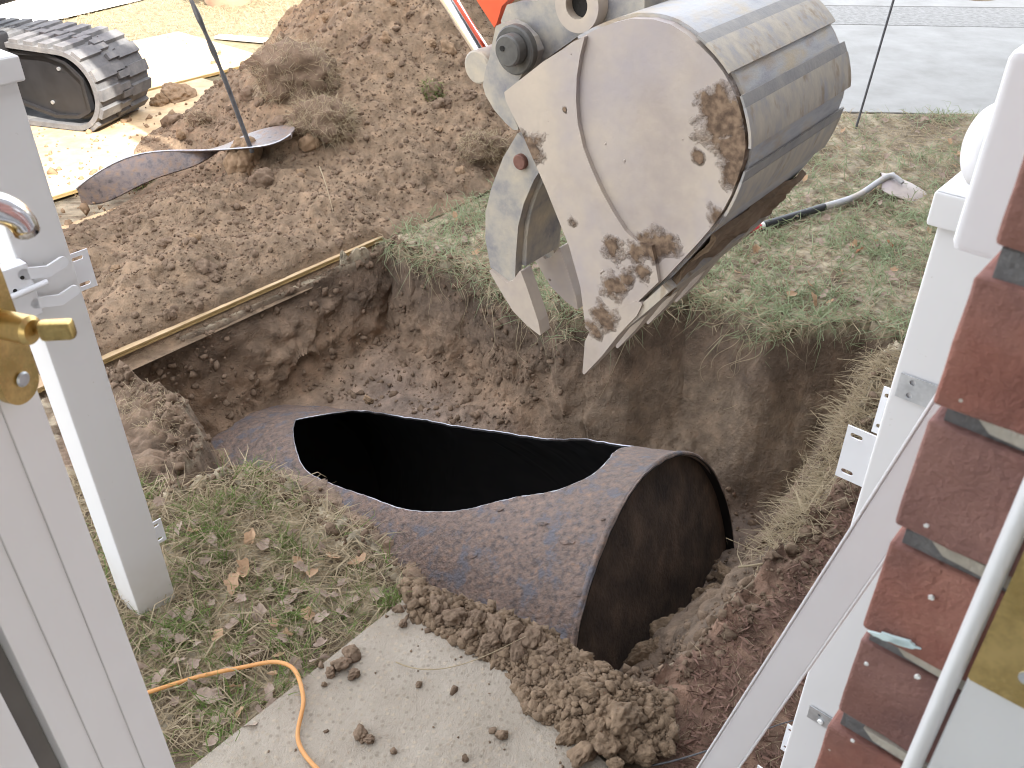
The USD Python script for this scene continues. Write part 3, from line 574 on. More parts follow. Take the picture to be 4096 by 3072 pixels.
def pile_pts(n, rng, k=1.6):
    out = []
    while sum(map(len, out)) < n:
        a = np.c_[rng.uniform(.8, 5.2, 4000), rng.uniform(2.93, 6.2, 4000)]; p = a[:, :1] * U + a[:, 1:] * V; z = pile_z(p)
        w = (z > .02) & (rng.uniform(size=4000) < np.clip(1.3 - (a[:, 1] - 2.9) / 3.2, .25, 1)); out.append((p + UP * z[:, None])[w])
    return np.vstack(out)[:n]
big = pile_pts(170, RNG); bs = np.clip(.016 * RNG.pareto(2.2, 170) + .016, .016, .062)
for i in np.argsort(-bs):
    v, f = protoC[i % 10]; R = rotm(1, RNG)[0]
    obj('soil_clod', ((v @ R.T) * bs[i] + big[i] + UP * bs[i] * .05, f), M['clay' if i % 4 == 0 else 'clod'], pile, smooth=True)
sm = pile_pts(3000, RNG); obj('crumb', scatter(protoA, sm, .006 + .006 * np.minimum(RNG.pareto(2.5, len(sm)), 2), RNG), M['clod'], pile, smooth=True, kind='stuff')
sm = pile_pts(16000, RNG); obj('crumb', scatter(protoB, sm, RNG.uniform(.003, .0065, len(sm)), RNG), M['clod'], pile, smooth=True, kind='stuff')
# loose crumbs in the pit, on its lips and on the plywood
def cand(n, box, rng): return np.c_[rng.uniform(box[0], box[1], n), rng.uniform(box[2], box[3], n)]
c = cand(44000, (-1.6, 1.6, 1.2, 3.9), RNG); d_ = gd(c); keep = (shell_top(c, .03) < gz(c)) & (d_ > -.08) & (RNG.uniform(size=len(c)) < np.where(d_ < .12, .8, .28)) & (gz(c) > -1.3); c = c[keep]
cl = np.c_[c, gz(c)]; sz = np.clip(.0035 * (1 + RNG.pareto(1.9, len(cl))), .0035, .02)
sc_ = (c[:, 0] > .25) & (c[:, 1] > 2.7) & (cl[:, 2] > -.55); sz[sc_] = .003
obj('soil_crumbs', scatter(protoA[:5], cl[::5], sz[::5], RNG), M['clod'], smooth=True, kind='stuff', label='loose soil crumbs on the floor and lips of the pit', cat='soil')
obj('soil_crumbs', scatter(protoB, np.delete(cl, np.s_[::5], 0), np.delete(sz, np.s_[::5]), RNG), M['clod'], smooth=True, kind='stuff', label='fine soil crumbs spilled in the pit', cat='soil')
c = RNG.uniform([1.0, 3.0], [3.9, 6.9], (2600, 2)); p = c[:, :1] * U + c[:, 1:] * V
z_ = pile_z(p); k = (z_ < .03) & (RNG.uniform(size=len(p)) < np.exp(-np.maximum(0, (c[:, 1] - 4.3)) / 1.2)); p = p[k] + UP * .022
obj('soil_crumbs', scatter(protoB, p, np.clip(.005 * (1 + RNG.pareto(2, len(p))), .005, .03), RNG), M['clay'], smooth=True, kind='stuff', label='crumbs of soil strewn over the sunlit plywood', cat='soil')
# clods that can be picked out one by one
def clod(px, py, s_, label, group, z=None, m='clod', surf='ground', seed=0):
    p = D(px, py, .035 if z is None else z)
    if surf == 'ground' and z is None: p = D(px, py, 0); p[2] = gz(p[None])[0]
    if surf == 'pile': p = pile_hit(px / 2.16, py / 2.16)
    v, f = lump(4 if s_ > .028 else 3, 60 + seed, .55); R = rotm(1, np.random.default_rng(seed + 5))[0]
    v = (v @ R.T) * s_
    return tag(obj('soil_clod', (v + p + UP * s_ * .35, f), M[m], smooth=True), label, 'clod', group)
heap = [(1265, 1470, .052), (1235, 1510, .045), (1320, 1455, .05), (1365, 1480, .042), (1290, 1530, .058), (1345, 1530, .05), (1395, 1520, .04), (1240, 1555, .04), (1310, 1580, .034), (1420, 1490, .036),
        (1440, 1540, .032), (1360, 1585, .036), (1395, 1600, .026), (1330, 1620, .02), (1460, 1580, .022), (1270, 1600, .022), (1385, 1450, .03), (1210, 1490, .03), (1455, 1455, .026), (1250, 1600, .03), (1225, 1530, .03), (1300, 1500, .05), (1350, 1560, .03), (1280, 1560, .032), (1330, 1490, .03), (1410, 1560, .025), (1375, 1540, .03), (1200, 1460, .024), (1480, 1510, .026), (1430, 1600, .016)]
cb = sg.Polygon([D(*p)[:2] for p in [(875, 1280), (1000, 1320), (1190, 1395), (1250, 1445), (1330, 1500), (1440, 1540), (1440, 1640), (1330, 1630), (1150, 1560), (1110, 1470), (1000, 1410), (900, 1350)]]).buffer(.01)
def poly_pts(poly, n, rng):
    x0, y0, x1, y1 = poly.bounds; out = []
    while sum(map(len, out)) < n:
        c = rng.uniform([x0, y0], [x1, y1], (n * 2, 2)); out.append(c[shapely.contains_xy(poly, c[:, 0], c[:, 1])])
    return np.vstack(out)[:n]
c = poly_pts(cb, 11000, RNG); hm = D(1300, 1560)[:2]; hh_ = .06 * np.exp(-((c - hm) ** 2).sum(1) / .11 ** 2)
pz_ = np.c_[c, np.maximum(gz(c), .02) + .012 + hh_ * RNG.uniform(.3, 1, len(c)) + RNG.uniform(-.01, .012, len(c))]
pz_ = pz_[shell_top(pz_[:, :2], .01) < pz_[:, 2]]
obj('soil_crumbs', scatter(protoB, pz_, np.clip(.004 * (1 + RNG.pareto(2.2, len(pz_))), .003, .018), RNG), M['wetclod'], smooth=True, kind='stuff', label='crumbs of wet soil among the clods along the broken path edge', cat='soil')
heap = [(x, y + 34, s_ * .9) for x, y, s_ in heap if not (x > 1400 or (x > 1290 and y < 1500))]
for i, (x, y, s_) in enumerate(heap): clod(x, y, s_, 'lumpy wet clod heaped on the broken end of the path beside the pit', 'clods heaped on the path corner', z=.03 if i % 3 else .05, m='wetclod', seed=i)
edge = [(905, 1300, .028), (945, 1320, .032), (985, 1345, .036), (1030, 1350, .03), (1070, 1365, .034), (1110, 1380, .038), (1150, 1395, .036), (1190, 1410, .03), (1010, 1385, .026), (1060, 1400, .03), (1120, 1420, .028), (950, 1350, .02), (1165, 1440, .022), (860, 1320, .016), (1080, 1430, .016), (1190, 1445, .022)]
for i, (x, y, s_) in enumerate(edge): clod(x, y, s_, 'crumbly clod in the row along the path edge under the tank', 'clods along the path edge', z=.03, seed=40 + i)
pitc = [(1395, 1425, .045, -.40), (1440, 1385, .05, -.41), (1490, 1345, .05, -.44), (1420, 1405, .035, -.36), (1530, 1300, .05, -.46), (1465, 1350, .035, -.40), (1570, 1255, .04, -.46), (1515, 1325, .03, -.42), (1375, 1445, .035, -.48), (1550, 1285, .03, -.42), (1450, 1415, .03, -.38), (1500, 1370, .03, -.40)]
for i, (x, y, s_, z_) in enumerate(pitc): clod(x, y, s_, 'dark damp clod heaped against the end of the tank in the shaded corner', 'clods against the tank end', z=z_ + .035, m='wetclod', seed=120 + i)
loose = [(735, 1440, .026), (760, 1415, .022), (765, 1460, .016), (715, 1455, .014), (780, 1590, .02), (798, 1600, .013), (1085, 1590, .013), (1005, 1640, .009), (850, 1625, .007), (905, 1480, .008), (700, 1480, .008), (870, 1350, .012)]
for i, (x, y, s_) in enumerate(loose): clod(x, y, s_, 'small brown clod lying loose on the pale path', 'loose clods on the path', z=.037, seed=70 + i)
c = RNG.uniform([-.7, .9], [.45, 1.7], (800, 2)); p3 = np.c_[c, np.full(len(c), .036)]; u_, v_ = touv(p3); k = (u_ < 1.02) & (v_ < 1.25) & (v_ > .44) & (RNG.uniform(size=len(c)) < np.exp(-(1.05 - u_) / .12) * .9 + .05)
obj('soil_crumbs', scatter(protoB, p3[k], np.clip(.0026 * (1 + RNG.pareto(2.2, k.sum())), .002, .012), RNG), M['clod'], smooth=True, kind='stuff', label='soil crumbs sprinkled over the pale concrete path', cat='soil')
for i, (x, y, s_, l_) in enumerate([(383, 215, .10, 'big ochre clod at the left foot of the dirt pile near the track'), (345, 232, .06, 'smaller ochre clod between the track and the dirt pile'), (530, 360, .10, 'large smooth clod under the cut steel sheet'), (310, 375, .07, 'rooty clod under the left half of the cut steel sheet')]):
    clod(x, y, s_, l_, None, surf='pile', m='clay', seed=90 + i)
clod(795, 868, .022, 'small reddish clod on the soil just above the tank opening', None, m='clay', seed=97, z=-.33)

# ================================================================== TANK
near_px = [(345, 215), (333, 270), (355, 390), (390, 460), (470, 510), (580, 553), (700, 595), (860, 650), (1030, 672), (1180, 665), (1370, 620), (1600, 575), (1750, 525), (1860, 450), (1950, 360), (2012, 318)]
far_px = [(1900, 312), (1720, 320), (1560, 312), (1300, 268), (1080, 238), (900, 195), (740, 155)]
left_px = [(680, 150), (560, 178), (420, 200)]
cv = lambda p: ((900 + p[0] / 1.2289) / 4, (1500 + p[1] / 1.2289) / 4)
hp = [tank_hit(*cv(p), False) for p in near_px] + [tank_hit(*cv(p), True) for p in far_px] + [tank_hit(*cv(p), False) for p in left_px]
hp = np.array([(t, f * T_R) for t, f in hp])
hs = spline(np.vstack([hp, hp[:1]]), 160)[:-1]
hs += np.c_[np.sin(np.arange(159) * 1.7) * .0008, np.sin(np.arange(159) * 2.3 + 1) * .0008]
HOLE = sg.Polygon(hs).buffer(0)
if HOLE.geom_type != 'Polygon': HOLE = max(HOLE.geoms, key=lambda g: g.area)
def dent(t, s_):                                  # slight flattening of the worn shell
    return 0.0
def tank_warp(v):
    v = np.asarray(v, float); t, s_, r = v[:, 0], v[:, 1], v[:, 2]; ph = s_ / T_R
    P = np.c_[t, s_, np.zeros(len(t))]
    rr = T_R + r + fbm(P, 9, 4, 51) * .010 + fbm(P, 38, 2, 53) * .006 + fbm(P, 2.2, 2, 52) * .02
    return T_C + t[:, None] * TA + (rr * np.sin(ph))[:, None] * TE1 + (rr * np.cos(ph))[:, None] * TE2
def shell(r0, r1, grow_, step):
    H_ = HOLE.buffer(grow_); c_ = np.asarray(H_.exterior.coords)[:-1]
    if not H_.exterior.is_ccw: c_ = c_[::-1]
    w = math.pi * T_R
    cs = m3.CrossSection([np.array([(-.0, -w), (T_L, -w), (T_L, w), (0, w)])]) - m3.CrossSection([c_])
    return tm(cs.extrude(r1 - r0).translate([0, 0, r0]).refine_to_length(step).warp_batch(tank_warp))
tank = wthing('oil_tank', 'big rusty steel oil tank lying in the pit with its top cut open', 'tank', T_C)
obj('shell', shell(-.005, 0, 0, .019), M['rust'], tank, smooth=35)
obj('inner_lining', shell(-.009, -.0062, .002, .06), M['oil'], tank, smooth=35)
cutl = tank_warp(np.c_[hs, np.full(len(hs), -.0022)])
obj('cut_edge', tube(np.vstack([cutl, cutl[:1]]), .0024, 6, caps=False), M['cut'], tank, smooth=True)
def disc(t0, bulge, n=64, m=14, r=T_R - .004):
    v, f = [], []
    for i in range(m + 1):
        q_ = i / m; a = np.linspace(0, 2 * np.pi, n, endpoint=False)
        p_ = np.c_[np.full(n, t0), q_ * r * np.cos(a), q_ * r * np.sin(a)]
        tt_ = t0 - bulge * (1 - q_ ** 2) + fbm(np.c_[p_[:, 1:], a * 0], 5, 3, 61) * .014
        v.append(T_C + tt_[:, None] * TA + p_[:, 1:2] * TE1 + p_[:, 2:] * TE2)
    for i in range(m):
        for j in range(n): b, c2 = i * n + j, i * n + (j + 1) % n; f += [(b, c2, c2 + n), (b, c2 + n, b + n)]
    return trimesh.Trimesh(np.vstack(v), f, process=False)
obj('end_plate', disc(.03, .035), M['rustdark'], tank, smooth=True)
obj('end_plate', disc(T_L - .03, -.03), M['rust'], tank, smooth=True)
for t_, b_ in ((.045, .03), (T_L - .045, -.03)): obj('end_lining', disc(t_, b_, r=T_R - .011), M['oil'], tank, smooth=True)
a = np.linspace(0, 2 * np.pi, 97)
rim = T_C + .010 * TA + (T_R + .001) * (np.sin(a)[:, None] * TE1 + np.cos(a)[:, None] * TE2) + fbm(np.c_[a, a, a], 6, 3, 62)[:, None] * .006 * TA
obj('rolled_rim', tube(rim, .0085 + .003 * fbm(np.c_[a, a * 0, a], 9, 3, 63), 8, caps=False), M['rust'], tank, smooth=True)
for k in range(12):                               # scales of rust lifting from the shell
    t_, s_ = RNG.uniform(.03, .5), RNG.uniform(-1.05, .1) * T_R
    if HOLE.buffer(.015).contains(sg.Point(t_, s_)): continue
    r_ = RNG.uniform(.008, .024); an = np.linspace(0, 2 * np.pi, 9, endpoint=False); rr = r_ * RNG.uniform(.5, 1.2, 9)
    ring = np.c_[t_ + rr * np.cos(an) * 1.4, s_ + rr * np.sin(an) * .7, np.full(9, .0035)]
    vv = tank_warp(np.vstack([ring, [[t_, s_, .0065]], ring - [0, 0, .004]]))
    ff = [(9, i, (i + 1) % 9) for i in range(9)] + [(i, i + 10, (i + 1) % 9) for i in range(9)] + [((i + 1) % 9, i + 10, (i + 1) % 9 + 10) for i in range(9)]
    obj('rust_flake', (vv, np.array(ff)), M['rust'], tank)

# ================================================================== CUT-OUT SHEET ON THE PILE
A_ = [((165, 408), .09), ((222, 366), .17), ((290, 336), .21), ((360, 326), .235), ((430, 325), .26), ((500, 322), .285), ((548, 318), .30), ((602, 306), .33), ((628, 290), .36)]
B_ = [((176, 438), .015), ((235, 432), .03), ((300, 400), .09), ((372, 372), .14), ((430, 352), .19), ((500, 306), .24), ((548, 284), .285), ((600, 272), .315), ((629, 286), .355)]
An = spline([D(*p, z) for p, z in A_], 60); Bn = spline([D(*p, z) for p, z in B_], 60)
nn = 12; w_ = np.linspace(0, 1, nn)[None, :, None]
bow = np.sin(np.linspace(0, 1, nn) * np.pi)[None, :, None]
G = An[:, None] * (1 - w_) + Bn[:, None] * w_ + bow * (np.linspace(.03, -.02, 60)[:, None, None]) * UP
gi = np.arange(60 * nn).reshape(60, nn)
FF = np.stack([gi[:-1, :-1], gi[:-1, 1:], gi[1:, 1:], gi[1:, :-1]], -1).reshape(-1, 4)
top_ = G.reshape(-1, 3); bot = top_ - UP * .006
bd = np.r_[gi[:, 0], gi[-1, 1:], gi[::-1, -1][1:], gi[0, ::-1][1:]]
side = [(bd[i], bd[(i + 1) % len(bd)], bd[(i + 1) % len(bd)] + len(top_), bd[i] + len(top_)) for i in range(len(bd))]
M['sheet'] = ramp_mat('cut_sheet_steel', [(.3, (.06, .052, .055)), (.5, (.15, .12, .11)), (.7, (.23, .15, .095))], 30, 8, .5, metallic=.25, bump=.003, bscale=120, bstr=1, spec=.5, rough2=(.25, .6))
sheet = thing('steel_sheet', 'curved rusty steel sheet cut out of the tank, lying on the dirt pile', 'steel sheet')
obj('plate', (np.vstack([top_, bot]), np.vstack([FF, FF[:, ::-1] + len(top_), side])), M['sheet'], sheet, smooth=40)
obj('cut_edge', tube(An + UP * .001, .004, 6), M['cut'], sheet, smooth=True)

# ================================================================== POSTS
def vinyl_post(corner, top, label, px_plate):
    w = .102; c = corner + w / 2 * U + w / 2 * V
    o = wthing('fence_post', label, 'fence post', c * [1, 1, 0])
    obj('post', frame_box(np.r_[c[:2], (top - .012 - .25) / 2], U, V, UP, w, w, top - .012 + .25, .006), M['vinyl'], o, smooth=25)
    k = sg.box(-w / 2 - .011, -w / 2 - .011, w / 2 + .011, w / 2 + .011).buffer(.002)
    cap = obj('post_cap', cat_([frame_box(np.r_[c[:2], top - .014], U, V, UP, w + .022, w + .022, .044, .004)]), M['vinyl'], o, smooth=25)
    h = w / 2 + .008; cc = np.r_[c[:2], 0]
    pv_ = [cc + a * h * U + b * h * V + UP * (top + .0082) for a, b in ((-1, -1), (1, -1), (1, 1), (-1, 1))] + [cc + UP * (top + .034)]
    obj('cap_pyramid', (np.array(pv_), np.array([(0, 1, 4), (1, 2, 4), (2, 3, 4), (3, 0, 4), (0, 3, 2), (0, 2, 1)])), M['vinyl'], sub(o, cap))
    return o, c
def bracket(o, c, z, height, reach, dirn, across, face, label=None, m='alu'):   # slotted plate leaving the post along dirn
    base = c + dirn * (.051 + reach / 2 - .004) + across * face + UP * (z - c[2])
    h = height / 2; r = reach / 2
    poly = sg.box(-r, -h, r, h)
    for s_ in (-1, 1): poly = poly.difference(sg.LineString([(r * .1, s_ * (h - .014)), (r * .55, s_ * (h - .014))]).buffer(.0042))
    return obj('rail_bracket', prism(poly, base, dirn, UP, across, -.0012, .0012), M[m], o, label=label)
pA = D(305, 1340, 0)
post1, c1 = vinyl_post(pA, 1.37, 'square white vinyl post at left, standing in the grass before the dirt pile', None)
def plate_at(o, c, px0, px1, dirn, across, label=None):  # plate between two picture points in the vertical plane at the post's face
    P0 = c + across * .051
    a0, a1 = on_plane(px0[0] / 2.16, px0[1] / 2.16, P0, across), on_plane(px1[0] / 2.16, px1[1] / 2.16, P0, across)
    return a0, a1
bracket(post1, c1, .905, .088, .075, U, V, .046, 'slotted white bracket high on the post'); bracket(post1, c1, .145, .075, .06, U, V, .046, 'slotted white bracket low on the post')
# latch hardware of the left post
lp = on_plane(14, 288, c1 - V * .051, V)
br = obj('gate_latch', frame_box(lp - V * .016 - U * .01, U, V, UP, .075, .034, .11, .004), M['alu'], post1, smooth=25)
for k, (dz, du) in enumerate(((.035, .045), (-.03, .05))):
    obj('latch_fork', prism(sg.LineString([(0, 0), (.045, -.012), (.075, -.004)]).buffer(.011), lp - V * .03 + U * (du - .03) + UP * dz, U, UP, V, -.003, .003), M['alu'], sub(post1, br))
obj('latch_bolt', cyl(lp - V * .036 - U * .13 + UP * -.005, lp - V * .036 + U * .05 + UP * .006, .006, 14), M['alu'], sub(post1, br), smooth=40)
for k in range(3): obj('latch_hole', cyl(lp - V * .0332 + U * (.01 - .02 * k) + UP * (.03 - .02 * k), lp - V * .0338 + U * (.01 - .02 * k) + UP * (.03 - .02 * k), .004, 10), M['hole'], sub(post1, br))
pQ = at(786.5, 742.5, 0) * .85; pQ[2] = 0
post2, c2 = vinyl_post(pQ - V * .102 * 1 + V * 0, 1.37, 'square white vinyl post at right, standing against the brick wall', None)
bracket(post2, c2, .985, .085, .036, V, U, .046, 'slotted white bracket farther along the post'); bracket(post2, c2, .955, .095, .046, V, U, -.046, 'slotted white bracket nearer the door')
bracket(post2, c2, .15, .085, .036, V, U, .046); bracket(post2, c2, .10, .095, .046, V, U, -.046)

# ================================================================== HOUSE
PC = at(914, 470, dep=.385)                        # outer corner of the brick opening
uj, vf = touv(PC)
house = thing('house', 'brick house whose open doorway frames the view', 'house')
FZ = .30                                           # floor level
def hb(u0, u1, v0, v1, z0, z1, name, m, parent=house, bev=0, **k):
    return obj(name, frame_box(uv((u0 + u1) / 2, (v0 + v1) / 2, (z0 + z1) / 2), U, V, UP, u1 - u0, v1 - v0, z1 - z0, bev), M[m], parent, **k)
BW = .098                                          # brick depth seen in the opening
uL = -.86                                          # left jamb
hb(uj + .004, 1.15, vf - .30, vf - .006, -.3, 3.62, 'wall', 'mortar_dark'); hb(1.15, 9, vf - .30, vf - .006, -.3, 4.82, 'wall', 'mortar_dark'); hb(-6, uL, vf - .30, vf - .006, -.3, 3.62, 'wall', 'mortar_dark'); hb(uL, uj + .004, vf - .30, vf - .006, 2.35, 3.62, 'wall', 'mortar_dark'); hb(1.0, 1.14, -4.3, vf - .32, 3.0, 4.82, 'wall', 'mortar_dark')
hb(-6, -2.4, -4.5, -4.3, -.3, 3.6, 'wall', 'mortar_dark'); hb(2.0, 9, -4.5, -4.3, -.3, 3.6, 'wall', 'mortar_dark'); hb(-2.4, 2.0, -4.5, -4.3, -.3, .85, 'wall', 'mortar_dark'); hb(-2.4, 2.0, -4.5, -4.3, 2.45, 3.6, 'wall', 'mortar_dark'); hb(-6.2, -6, -4.5, vf - .006, -.3, 3.6, 'wall', 'mortar_dark'); hb(9, 9.2, -4.5, vf - .006, -.3, 4.8, 'wall', 'mortar_dark')
hb(-6, 9, -4.3, vf - .32, FZ - .2, FZ, 'floor', 'interior'); hb(-6, 9, -4.3, vf - .32, 2.6, 2.65, 'ceiling', 'interior')
hb(-6, uL, vf - .318, vf - .302, FZ, 2.6, 'lining', 'interior'); hb(uj + .02, 9, vf - .318, vf - .302, FZ, 2.6, 'lining', 'interior')
ev = vf + .45
for ua, ub, he in ((-6.6, 1.15, 3.75), (1.155, 9.6, 4.95)):   # the right part of the house is taller
    roof = prism([(ev, he - .15), (ev, he), (-2.1, he + 1.0), (-4.8, he), (-4.8, he - .15), (-2.1, he + .83)], uv(0, 0, 0), V, UP, U, ua, ub)
    obj('roof', roof, M['roof'], house)
# bricks of the return beside the door, the nearest ones first
pitch, bh = .0677, .0575
zb = PC[2] - bh / 2 - .003
rngb = np.random.default_rng(3)
for k in range(-20, 15):
    z0 = zb + k * pitch
    j = rngb.uniform(-.0018, .0018, 3)
    for i in range(2 if -9 < k < 13 else 1):        # the header in the opening and the next brick of the outer face
        u0 = uj + (0 if i == 0 else .205); L = .195 if (k % 2 == 0 or i) else .195
        c = uv(u0 + L / 2 + j[0], vf - BW / 2 + j[1], z0 + bh / 2 + j[2])
        b = frame_box(c, U, V, UP, L, BW, bh, .0018); bm = b.subdivide().subdivide().subdivide() if -9 < k < 13 and i == 0 else b
        vv = np.asarray(bm.vertices); 
        if i == 0: bm.vertices = vv + fbm(vv, 60, 3, k + 50)[:, None] * .004 * nz([1, 1, 1]) + fbm(vv, 25, 2, k + 90)[:, None] * .004 * -U
        obj('brick', bm, M['brick_red' if k % 2 else 'brick'], house, smooth=22)
    # struck joint: dark weathered core and a paler smear of mortar above it
    hb(uj + .0035, uj + .2, vf - BW + .001, vf - .004, z0 - (pitch - bh) - .001, z0 + .001, 'mortar_joint', 'mortar_dark')
    if -9 < k < 13:
        zt = z0 - .0004
        pr = sg.Polygon([(-.098, 0), (-.016, 0), (-.022, -.0052), (-.045, -.0068), (-.098, -.0058)])
        obj('mortar_smear', prism(pr, uv(uj + .0004, vf, zt), V, UP, U, 0, .010), M['mortar'], house)
for (x, y, s_) in [(1520 / 1 + 0, 0, 0)][:0]: pass
def on_reveal(px, py): return on_plane(px, py, uv(uj - .0022, 0, 0), U)
def splat(px, py, r_, m, name, el=1.0, seed=0, ang=0.0):
    p = on_reveal(px, py); an = np.linspace(0, 2 * np.pi, 16, endpoint=False); rr = r_ * np.random.default_rng(seed).uniform(.65, 1.2, 16)
    x, y = rr * np.cos(an) * el, rr * np.sin(an); x, y = x * math.cos(ang) - y * math.sin(ang), x * math.sin(ang) + y * math.cos(ang)
    obj(name, prism(np.c_[x, y], p, V, UP, -U, 0, .0012), M[m], house)
splat(893, 638, .0022, 'paint', 'paint_smear', 5.0, 1, -.35); splat(905, 643, .0018, 'paint', 'paint_smear', 4.0, 3, -.3)
for i, (x, y) in enumerate([(867, 663), (918, 676), (853, 740), (932, 597), (927, 525)]): splat(x, y, .0008 + .0004 * (i % 2), 'white_dot', 'paint_drip', 1.2, 5 + i)
# door frame
jx = vf - BW - .004
frame_o = thing('door_frame', 'white door frame with a brass strike plate at the right edge', 'door frame')
jp = on_plane(1000, 600, uv(uj - .006, 0, 0), U)
jv = touv(on_plane((3960) / 4, (2300) / 4, uv(uj - .004, 0, 0), U))[1]
hb(uj - .010, uj + .06, jv - .10, jv - .008, FZ, 2.3, 'jamb', 'alu', frame_o, .002, smooth=25)
obj('edge_bead', cyl(uv(uj - .008, jv - .002, FZ), uv(uj - .008, jv - .002, 2.3), .0042, 20), M['alu'], frame_o, smooth=50)
hb(uj - .016, uj - .0095, jv - .072, jv - .062, FZ, 2.3, 'weather_strip', 'gasket', frame_o, .001)
hb(uj - .03, uj + .06, jv - .16, jv - .102, FZ, 2.3, 'stop', 'alu', frame_o, .003, smooth=25)
hb(uL - .06, uL + .01, vf - .2, vf - .02, FZ, 2.3, 'jamb', 'alu', frame_o, .002, smooth=25); hb(uL, uj, vf - .2, vf - .05, 2.28, 2.345, 'head', 'alu', frame_o)
hb(uL, uj, vf - .2, vf + .02, FZ - .04, FZ - .002, 'sill', 'alu', frame_o, .003)
sp0 = on_plane(1000, 668, uv(uj - .0105, 0, 0), U); zs = sp0[2]; vs = touv(sp0)[1]
spl = obj('strike_plate', prism(sg.box(-.0, 0, .05, .085).buffer(.002), uv(uj - .0102, jv - .010, zs - .012), -V, UP, -U, 0, .0015), M['brass'], frame_o, label='brass strike plate')
obj('tongue', prism(sg.box(.022, .03, .05, .07).buffer(.004), uv(uj - .0102, jv - .010, zs - .012), -V, UP, -U, .0016, .006), M['brass'], sub(frame_o, spl))
for q_ in (.012, .022): obj('screw', cyl(uv(uj - .0117, jv - .010 - .018 - (q_ - .012) * .5, zs + .0035), uv(uj - .0128, jv - .010 - .018 - (q_ - .012) * .5, zs + .0035), .0034, 14), M['zinc'], sub(frame_o, spl), smooth=40)
# things on the wall just outside
def wbox(p, s3, bev): return frame_box(p, U, V, UP, *s3, bev)
st_top = on_plane(1985 / 2.16, 845 / 2.16, c2 - U * .053, U)
strap = wthing('metal_strap', 'galvanised metal strap joining the right post to the brick wall, at bracket height', 'metal strap', st_top)
for nm, px, py in (('metal_strap', 1985, 845),):
    p_ = st_top; vps = touv(p_)[1]; mid = (vps + .028 + vf - .0) / 2
    pol = sg.box(-abs(vps + .028 - vf + .0) / 2, -.019, abs(vps + .028 - vf) / 2, .019)
    r_ = pol.bounds[2]
    for s_ in (-1, 1): pol = pol.difference(sg.Point(r_ - .018, s_ * .0105).buffer(.0042))
    obj('plate', prism(pol, uv(touv(c2)[0] - .0535, mid, p_[2]), V, UP, -U, 0, .002), M['zinc'], strap)
st2 = on_plane(1770 / 2.16, 1548 / 2.16, c2 - U * .053, U)
strap2 = wthing('metal_strap', 'lower galvanised strap with a screw, joining the right post to the wall', 'metal strap', st2)
vps = touv(st2)[1]; mid = (vps + .02 + vf) / 2; hw = abs(vps + .02 - vf) / 2
obj('plate', prism(sg.box(-hw, -.016, hw, .016).difference(sg.Point(hw - .02, .006).buffer(.003)), uv(touv(c2)[0] - .0535, mid, st2[2]), V, UP, -U, 0, .002), M['zinc'], strap2)
obj('screw', cyl(uv(touv(c2)[0] - .0555, mid + hw - .025, st2[2] - .006), uv(touv(c2)[0] - .0595, mid + hw - .025, st2[2] - .006), .0055, 16, .0015), M['white_dot'], strap2, smooth=40)

# wall-mounted white box near the top right and the round cover behind it
kk = .62                                            # distance along the view
b0 = at(2052 / 2.16, 545 / 2.16, dep=.62); b1 = on_plane(2138 / 2.16, 100 / 2.16, b0, nz(-V * .2 - U))
bu, bv = touv(b0); hgt = b1[2] - b0[2]
wb = wthing('wall_box', 'white rounded box fixed to the brick wall near the right post', 'wall box', uv(bu + .06, (bv + vf) / 2, b0[2] + hgt / 2))
obj('housing', frame_box(uv(bu + .055, (bv + vf) / 2, b0[2] + hgt / 2), U, V, UP, .11, abs(bv - vf) + .004, hgt, .007), M['alu'], wb, smooth=35)
gl = at(989, 150, dep=.80)
gb = wthing('globe_light', 'round white globe behind the white wall box', 'globe light', gl)
sph = trimesh.creation.icosphere(subdivisions=4, radius=1.0)
obj('globe', trimesh.Trimesh(np.asarray(sph.vertices) * [.025, .025, .040] + gl + U * .010, sph.faces, process=False), M['alu'], gb, smooth=True)
obj('stem', cyl(gl + U * .014 - V * .012, uv(touv(gl)[0] + .014, vf, gl[2]), .018, 24), M['alu'], gb, smooth=40)
# slanting white bar
q0, q1 = at(1590 / 2.16, 1600 / 2.16, dep=.80), at(1935 / 2.16, 1085 / 2.16, dep=.60)
dq = nz(q1 - q0); q0 = q0 - dq * .32; q1 = q1 + dq * .16
nq = nz(EYEP - (q0 + q1) / 2); nq = nz(nq - (nq @ dq) * dq); nq = nz(nq * .9 + UP * .1 - ((nq * .9 + UP * .1) @ dq) * dq); wq_ = np.cross(dq, nq)
bar = wthing('brace_bar', 'white painted metal bar slanting in front of the right post', 'brace bar', (q0 + q1) / 2)
Lq = np.linalg.norm(q1 - q0)
obj('bar', frame_box((q0 + q1) / 2, dq, wq_, nq, Lq, .027, .003, .001), M['alu'], bar, smooth=25)
for s_ in (-1, 1): obj('edge_fold', frame_box((q0 + q1) / 2 + wq_ * s_ * .0145 - nq * .003, dq, wq_, nq, Lq, .0022, .010, .0008), M['alu'], bar, smooth=25)

